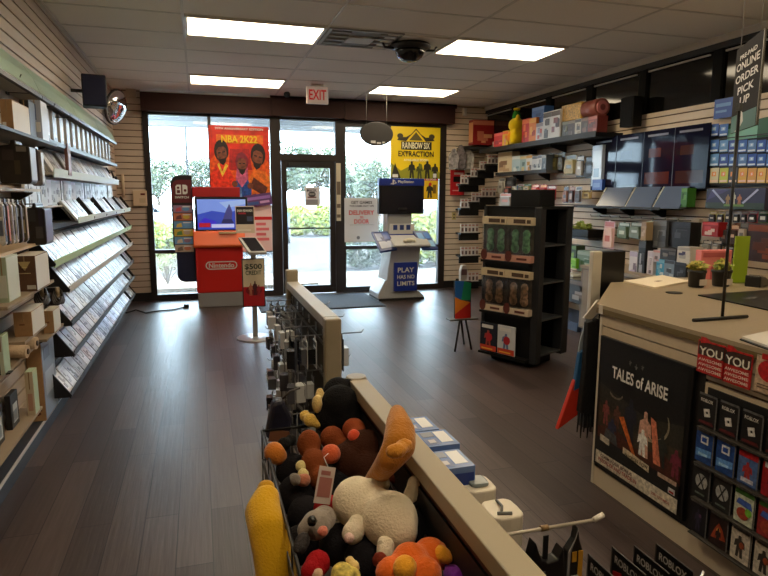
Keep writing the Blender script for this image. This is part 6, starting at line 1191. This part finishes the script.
# middle clutter behind the counter
CL = [('hanging_pack', 'pack', 602, 220, 612.5, 249, 4.38, .05, (226, 186, 186), (236, 206, 204), (206, 120, 120), 'pale pink hanging pack left of the green packs', 'pack'),
 ('hanging_pack', 'pack', 616, 222, 627, 239, 4.38, .07, (70, 96, 70), (110, 130, 110), (190, 200, 180), 'green clear hanging pack, left of two', 'pack'), ('hanging_pack', 'pack', 628, 222, 640, 239, 4.38, .07, (80, 100, 84), (120, 136, 122), (190, 200, 190), 'green clear hanging pack, right of two', 'pack'),
 ('boxed_item', 'box', 646, 221, 651, 246, 4.2, .1, (206, 214, 204), (110, 170, 130), (60, 70, 64), 'white and green edge of headset box', 'box'), ('boxed_item', 'box', 651, 220, 666, 248, 4.22, .12, (84, 88, 92), (110, 114, 118), (66, 70, 74), 'dark grey headset box behind the counter', 'box'), ('boxed_item', 'box', 666, 222, 690, 248, 4.25, .12, (18, 18, 20), (30, 30, 32), (70, 70, 74), 'black headset box right of the grey one', 'box'),
 ('hanging_pack', 'pack', 692, 224, 700, 241, 4.35, .05, (190, 200, 186), (30, 34, 32), (206, 206, 200), 'white and black pack left of the red box', 'pack'), ('boxed_item', 'box', 702, 222, 718, 236.5, 4.3, .1, (150, 24, 28), (190, 60, 60), (206, 180, 170), 'red box with pale lettering band behind the counter', 'box'),
 ('hanging_pack', 'pack', 719, 224, 727, 245, 4.36, .06, (30, 28, 30), (70, 66, 66), (150, 130, 120), 'dark pack right of the red box', 'pack'), ('hanging_pack', 'pack', 728, 224, 736, 246, 4.36, .06, (120, 80, 70), (60, 44, 40), (206, 180, 160), 'brown pack with white top behind the stand pole', 'pack'), ('hanging_pack', 'pack', 737, 222, 745, 246, 4.36, .06, (60, 56, 56), (170, 160, 150), (100, 96, 90), 'grey rounded pack left of the brown poster box', 'pack'),
 ('boxed_item', 'box', 747, 224, 775, 262, 4.2, .15, (52, 30, 22), (120, 60, 30), (84, 44, 26), 'dark brown box with amber art at the right edge', 'box'),
 ('hanging_pack', 'pack', 700, 240, 709, 256, 4.3, .06, (60, 60, 60), (130, 130, 126), (180, 176, 170), 'grey pack under the red box, left', 'pack'), ('hanging_pack', 'pack', 710, 240, 719, 256, 4.3, .06, (44, 44, 46), (120, 116, 112), (170, 160, 150), 'charcoal pack under the red box, right', 'pack'), ('hanging_pack', 'pack', 721, 246, 731, 258, 4.3, .06, (30, 30, 34), (96, 100, 106), (150, 150, 150), 'black pack below the brown white topped pack', 'pack'),
 ('boxed_item', 'box', 567, 245, 576, 266, 4.2, .12, (50, 70, 50), (90, 130, 70), (120, 160, 60), 'dark green box between the spinner and monitor', 'box'), ('boxed_item', 'box', 577, 251, 592, 272, 4.2, .12, (110, 136, 120), (150, 170, 156), (60, 100, 70), 'pale green clear box between the spinner and monitor', 'box'),
 ('boxed_item', 'box', 568, 258, 576, 268, 4.15, .04, (120, 190, 40), (160, 210, 80), (80, 140, 30), 'bright lime pack at the foot of dark green box', 'box')]
for (n_, cat, L_, T_, R_, B_, X, d, c1, c2, c3, lb, kd) in CL: (lambda o: None)(rbox(n_, cat, L_, T_, R_, B_, X, d, c1, c2, c3, lb, None, kd))
# succulents in a black tray
y, w, z, h = rplace(570, 229, 591, 237, 4.3); t = thing('succulent_tray', 'black tray of yellow green succulents on the right wall', 'plant', (4.32, y, z)); part('tray', MB().box(-.06, .2, -w/2, w/2, 0, h), BK, t, .006); leaves('foliage', [((0, -.08, h+.02), (.06, .08, .06)), ((0, .06, h+.03), (.06, .08, .07))], 160, .035, [M((150, 160, 60), .6), M((110, 130, 50), .6)], t, .3); part('ledge', MB().box(-.08, .23, -w/2-.04, w/2+.02, -.02, 0), DARK, t)
# back counter along the right wall carrying small boxes
bz = ax(660, 277, 4.1).z
t = thing('back_counter', 'low back counter along the right wall behind the service counter', 'counter', (4.0, 3.4, 0)); part('top', MB().box(-.02, .53, -2, 2.3, bz-.03, bz), CT, t); part('cabinet', MB().box(0, .53, -2, 2.3, .08, bz-.03), M((120, 104, 84), .5), t); part('plinth', MB().box(.04, .53, -2, 2.3, 0, .08), DARK, t)
for k in range(4): part('door', MB().box(-.012, 0, -1.95+k*1.06, -.93+k*1.06, .1, bz-.05), M((140, 122, 98), .5), t)
BC = [(629, 251, 637, 278, (206, 204, 210), (180, 170, 196), (120, 110, 130), 'white box on the back counter right of the monitor'), (638, 240, 645, 278, (26, 26, 28), (60, 60, 60), (150, 150, 150), 'tall black item beside the white box on back counter'), (647, 251, 653, 278, (206, 200, 204), (190, 180, 190), (110, 100, 110), 'narrow white box, left of the blue camera box'), (653, 250, 660, 262, (196, 186, 190), (206, 150, 150), (120, 110, 110), 'small pinkish box above the blue camera box'), (656, 259, 664, 278, (60, 150, 190), (120, 180, 206), (200, 210, 216), 'bright blue ended box on the back counter'), (664, 260, 674, 278, (120, 136, 150), (60, 66, 76), (170, 180, 190), 'grey blue clear fronted box on the back counter'), (674, 262, 686, 278, (16, 16, 17), (40, 40, 42), (80, 80, 84), 'black box on the back counter before the plants'), (677, 247, 690, 264, (206, 200, 190), (170, 166, 160), (60, 60, 96), 'white webcam box stacked on the black box'), (660, 248, 676, 260, (40, 38, 38), (90, 86, 80), (130, 120, 110), 'dark gadget box stacked above the blue grey box'), (641, 222, 646, 242, (170, 146, 110), (150, 126, 96), (190, 170, 140), 'slim wooden coloured upright by the headset boxes')]
for (L_, T_, R_, B_, c1, c2, c3, lb) in BC: rbox('boxed_item', 'box', L_, T_, R_, B_, 4.14, .14, c1, c2, c3, lb)
part('lens', MB().lathe([(.03, -.02), (.03, .0), (.02, .002)], (0, 0, 0), 16), M((40, 44, 90), .2), bpy.data.objects['boxed_item']) if False else None
# pots, pink box, green card on the counter's far edge
def pot(px0, px1, pt, pm, pb, label):
    q = az((px0+px1)/2, pb, CZ); d = (q-EYE).length/FPX; w = (px1-px0)*d; hp = (pb-pm)*d; hl = (pm-pt)*d
    t = thing('potted_plant', label, 'plant', (q.x, q.y, CZ+.001), 0, 'potted plants on the counter')
    part('pot', MB().lathe([(w*.36, 0), (w*.4, .004), (w*.46, hp*.85), (w*.5, hp*.86), (w*.5, hp), (w*.42, hp)], n=20), M((22, 20, 20), .4), t)
    leaves('foliage', [((0, 0, hp+hl*.3), (w*.42, w*.42, hl*.5))], 150, w*.2, [M((160, 160, 60), .6), M((120, 136, 50), .6), M((190, 170, 80), .6)], t, .3)
    mb = MB()
    for k in range(5): a = k*1.26; mb.tube([(0, 0, hp), (math.cos(a)*w*.25, math.sin(a)*w*.25, hp+hl*.7)], .002, 4)
    part('stem', mb, M((110, 110, 60), .6), t); part('pot_label', MB().box(-w*.22, w*.22, -w*.5-.001, -w*.44, hp*.15, hp*.5), M((200, 190, 180), .5), t)
pot(688, 704, 261, 272, 287, 'potted yellow green plant on the counter, left of two'); pot(712, 729, 260, 272, 286, 'potted yellow green plant on the counter, right of two')
q = az(716, 281, CZ); d = (q-EYE).length/FPX
t = thing('pink_box', 'pink box standing behind the two potted plants', 'box', (q.x+.05, q.y+.06, CZ+.001), -.15); part('carton', MB().box(-15*d, 15*d, 0, .06, 0, 26*d), M((226, 130, 130), .45), t, .003); part('print', MB().prism([(-5*d, 0), (5*d, 0), (5*d, 10*d), (3*d, 14*d), (-3*d, 14*d), (-5*d, 10*d)], -.002, 0, 'y').box(-13*d, 12*d, -.002, 0, 20*d, 24*d), M((190, 90, 96), .45), t)
q = az(739, 283, CZ)
t = thing('green_card', 'tall lime green card standing on the counter', 'card', (q.x, q.y, CZ+.001), -.2); part('card', MB().box(-6.5*d, 6.5*d, 0, .01, 0, 40*d), M((150, 176, 34), .5), t); part('foot', MB().box(-6*d, 6*d, -.02, .04, 0, .005), M((120, 140, 30), .5), t)
q = az(757, 286, CZ)
t = thing('card_reader', 'black card reader handset at the right end of the counter', 'card reader', (q.x, q.y, CZ+.001), .4); part('body', MB().prism([(-.08, 0), (.08, 0), (.08, .03), (.0, .06), (-.08, .07)], -.045, .045, 'y'), M((20, 20, 22), .4), t, .006); part('keypad', MB().prism([(-.06, .069), (.0, .062), (.0, .066), (-.06, .073)], -.03, .03, 'y'), M((90, 90, 90), .4), t); part('cable', MB().tube([(.08, 0, .02), (.14, .03, .01), (.2, .0, .006)], .004, 6), BLACK, t)
# papers and booklets low behind the spinner
q = ax(578, 290, 4.05); 
t = thing('low_shelf', 'low shelf with booklets between the spinner and counter', 'shelf', (4.02, 5.74, 0)); part('board', MB().box(0, .5, 0, 1.5, .5, .52), SHW, t); part('support', MB().box(.1, .5, 0, .04, 0, .5).box(.1, .5, 1.46, 1.5, 0, .5), M((60, 70, 90), .5), t); part('toe', MB().box(.02, .5, .04, 1.46, 0, .1), M((70, 84, 110), .5), t)
for k, (dy, c, lb) in enumerate([(.25, (206, 204, 196), 'white booklet stack on the low shelf, nearest the counter'), (.62, (60, 54, 50), 'dark booklet stack on the low shelf, middle'), (1.0, (190, 190, 190), 'pale booklet stack on the low shelf, behind the spinner')]):
    mb = MB()
    for j in range(5): mb.box(.06+.004*j, .3, 5.74+dy, 5.74+dy+.3-.006*j, .521+j*.02, .539+j*.02, j % 2)
    v = [(a-4.2+4.02, b_-(5.74+dy), cc-.521) for (a, b_, cc) in mb.v]; mb.v = v
    solo('booklet_stack', mb, [M(c, .5), M((120, 116, 110), .5)], lb, 'booklets', (4.2, 5.74+dy, .521), 0, None)
rbox('framed_ad', 'sign', 567, 281, 592, 304, 4.0, .02, (40, 36, 34), (110, 96, 84), (150, 140, 130), 'dark patterned ad panel on the low shelf front')
# ---- far right corner, on the back wall
t = thing('red_sign', 'red hanging price sign on the back wall by the right corner', 'sign', (0, 0, 0)); a, c, z0, z1 = RY(451, 170, 465, 195, 9.15); w, h = c-a, z1-z0; t.location = ((a+c)/2, 9.17, z0)
part('board', MB().box(-w/2, w/2, 0, .01, 0, h), M((190, 24, 32), .45), t); part('black_print', MB().box(-w*.3, w*.45, -.001, 0, h*.52, h*.74), M((20, 16, 18), .4), t); part('white_print', MB().box(-w*.25, w*.4, -.001, 0, h*.82, h*.9), M((220, 190, 186), .4), t); part('lower_print', MB().box(-w*.1, w*.45, -.001, 0, h*.36, h*.46), M((220, 190, 186), .4), t); part('fine_print', MB().box(-w*.35, w*.4, -.001, 0, h*.16, h*.2), M((220, 160, 156), .4), t)
t = thing('clear_bag', 'bundle of grey clear plastic bags hanging in the far right corner', 'bag', (0, 0, 0)); q = ay(462, 170, 9.0); t.location = tuple(q); d = (q-EYE).length/FPX
for k, (dx, w, hh) in enumerate([(-9, 10, 20), (-1, 11, 24), (8, 11, 22)]):
    part('bag', MB().prism([((dx-w*.45)*d, 0), ((dx+w*.45)*d, .02), ((dx+w*.55)*d, hh*.6*d), ((dx+w*.1)*d, hh*d), ((dx-w*.1)*d, hh*d), ((dx-w*.55)*d, hh*.6*d)], -.03+.03*k, .03+.03*k, 'y'), M(((150, 146, 146), (120, 114, 116), (170, 166, 160))[k], .2, noise=.6, nscale=18), t, .012)
part('hook', MB().tube([(0, 0, 23*d), (0, .26, 23*d)], .005, 5), STEEL, t)
solo('wall_outlet', MB().box(-.035, .035, -.01, 0, -.06, .06).box(-.012, .012, -.013, -.01, .015, .04, 1).box(-.012, .012, -.013, -.01, -.04, -.015, 1), [M((190, 170, 110), .5), M((60, 54, 44), .5)], 'tan outlet plate low on the back wall by the corner', 'outlet', (ay(454, 216, 9.26).x, 9.27, ay(454, 216, 9.26).z))
TR = [(461, 183, 5, 'upper row near end', (196, 190, 190)), (471, 176, 4, 'upper row second step', (190, 186, 184)), (480, 169, 4, 'upper row third step', (186, 180, 176)), (488, 163, 4, 'upper row farthest step', (180, 172, 166)), (461, 207, 5, 'second row near end', (200, 194, 190)), (472, 201, 4, 'second row second step', (180, 172, 170)), (482, 196, 4, 'second row third step', (180, 170, 166)), (461, 232, 5, 'third row', (200, 196, 194)), (461, 255, 5, 'fourth row', (200, 196, 194)), (461, 281, 5, 'lowest row', (200, 190, 190))]
for (px, py, n, lb, c) in TR:
    Yc = 8.75-.1*(px-461)/10; a0 = ay(px-1, py+1, Yc); a1 = ay(px+n*3.6+.5, py+1, Yc)
    s = thing('card_shelf', 'small black stepped shelf in the far right corner, %s' % lb, 'shelf', tuple(a0)); part('board', MB().box(0, a1.x-a0.x, -.03, .1, -.02, 0), BK, s); part('riser', MB().box(0, a1.x-a0.x, .03, .05, -.12, -.02), BK, s); part('arm', MB().box((a1.x-a0.x)*.45, (a1.x-a0.x)*.55, .1, BW-Yc-.03, -.05, -.02), BK, s)
    for k in range(n):
        a, c1_, z0, z1 = RY(px+3.6*k, py-9, px+3.6*k+3.1, py, Yc)
        w = c1_-a; h = z1-z0
        solo('tagged_pack', MB().box(-w/2, w/2, 0, .02, 0, h).box(-w*.3, w*.3, -.001, 0, h*.15, h*.55, 1).box(-w*.4, w*.4, -.001, 0, h*.75, h*.92, 2), [M(c, .4), M((70, 60, 66) if k % 2 else (110, 84, 80), .4), M((170, 120, 110), .4)], 'small white tagged pack on the corner stepped shelf, %s' % lb, 'pack', ((a+c1_)/2, Yc, a0.z+.001), 0, 'tagged packs, %s' % lb)
solo('white_packs_bag', MB().prism([(-.035, 0), (.035, 0), (.04, .1), (.02, .16), (-.02, .16), (-.04, .1)], 0, .05, 'y').box(-.03, .03, -.002, 0, .06, .12, 1), [M((206, 200, 196), .3), M((120, 90, 96), .4)], 'white hanging pouch above the coloured easel panel', 'pouch', (ay(464, 281, 5.6).x, 5.6, ay(464, 281, 5.6).z), 0, None, .01)
# ================================================================== LIGHT
w = bpy.data.worlds.new('sky'); S.world = w; w.use_nodes = True; nt = w.node_tree; bg = nt.nodes['Background']
bg.inputs['Color'].default_value = (.66, .84, 1.0, 1); bg.inputs['Strength'].default_value = 8.5
sd = bpy.data.lights.new('sun', 'SUN'); sd.energy = 12.0; sd.angle = .02; sd.color = (1, .93, .8)
so = bpy.data.objects.new('sun', sd); C.objects.link(so); so.rotation_euler = (math.radians(-38), math.radians(22), 0)
S.view_settings.view_transform = 'Standard'; S.view_settings.look = 'None'; S.view_settings.gamma = 1; S.view_settings.exposure = 1.4
S.view_settings.use_curve_mapping = False
try: S.cycles.use_denoising = True
except Exception: pass
S.cycles.max_bounces = 10; S.cycles.diffuse_bounces = 5; S.cycles.transparent_max_bounces = 24; S.cycles.caustics_reflective = False; S.cycles.caustics_refractive = False
S.cycles.sample_clamp_indirect = 8
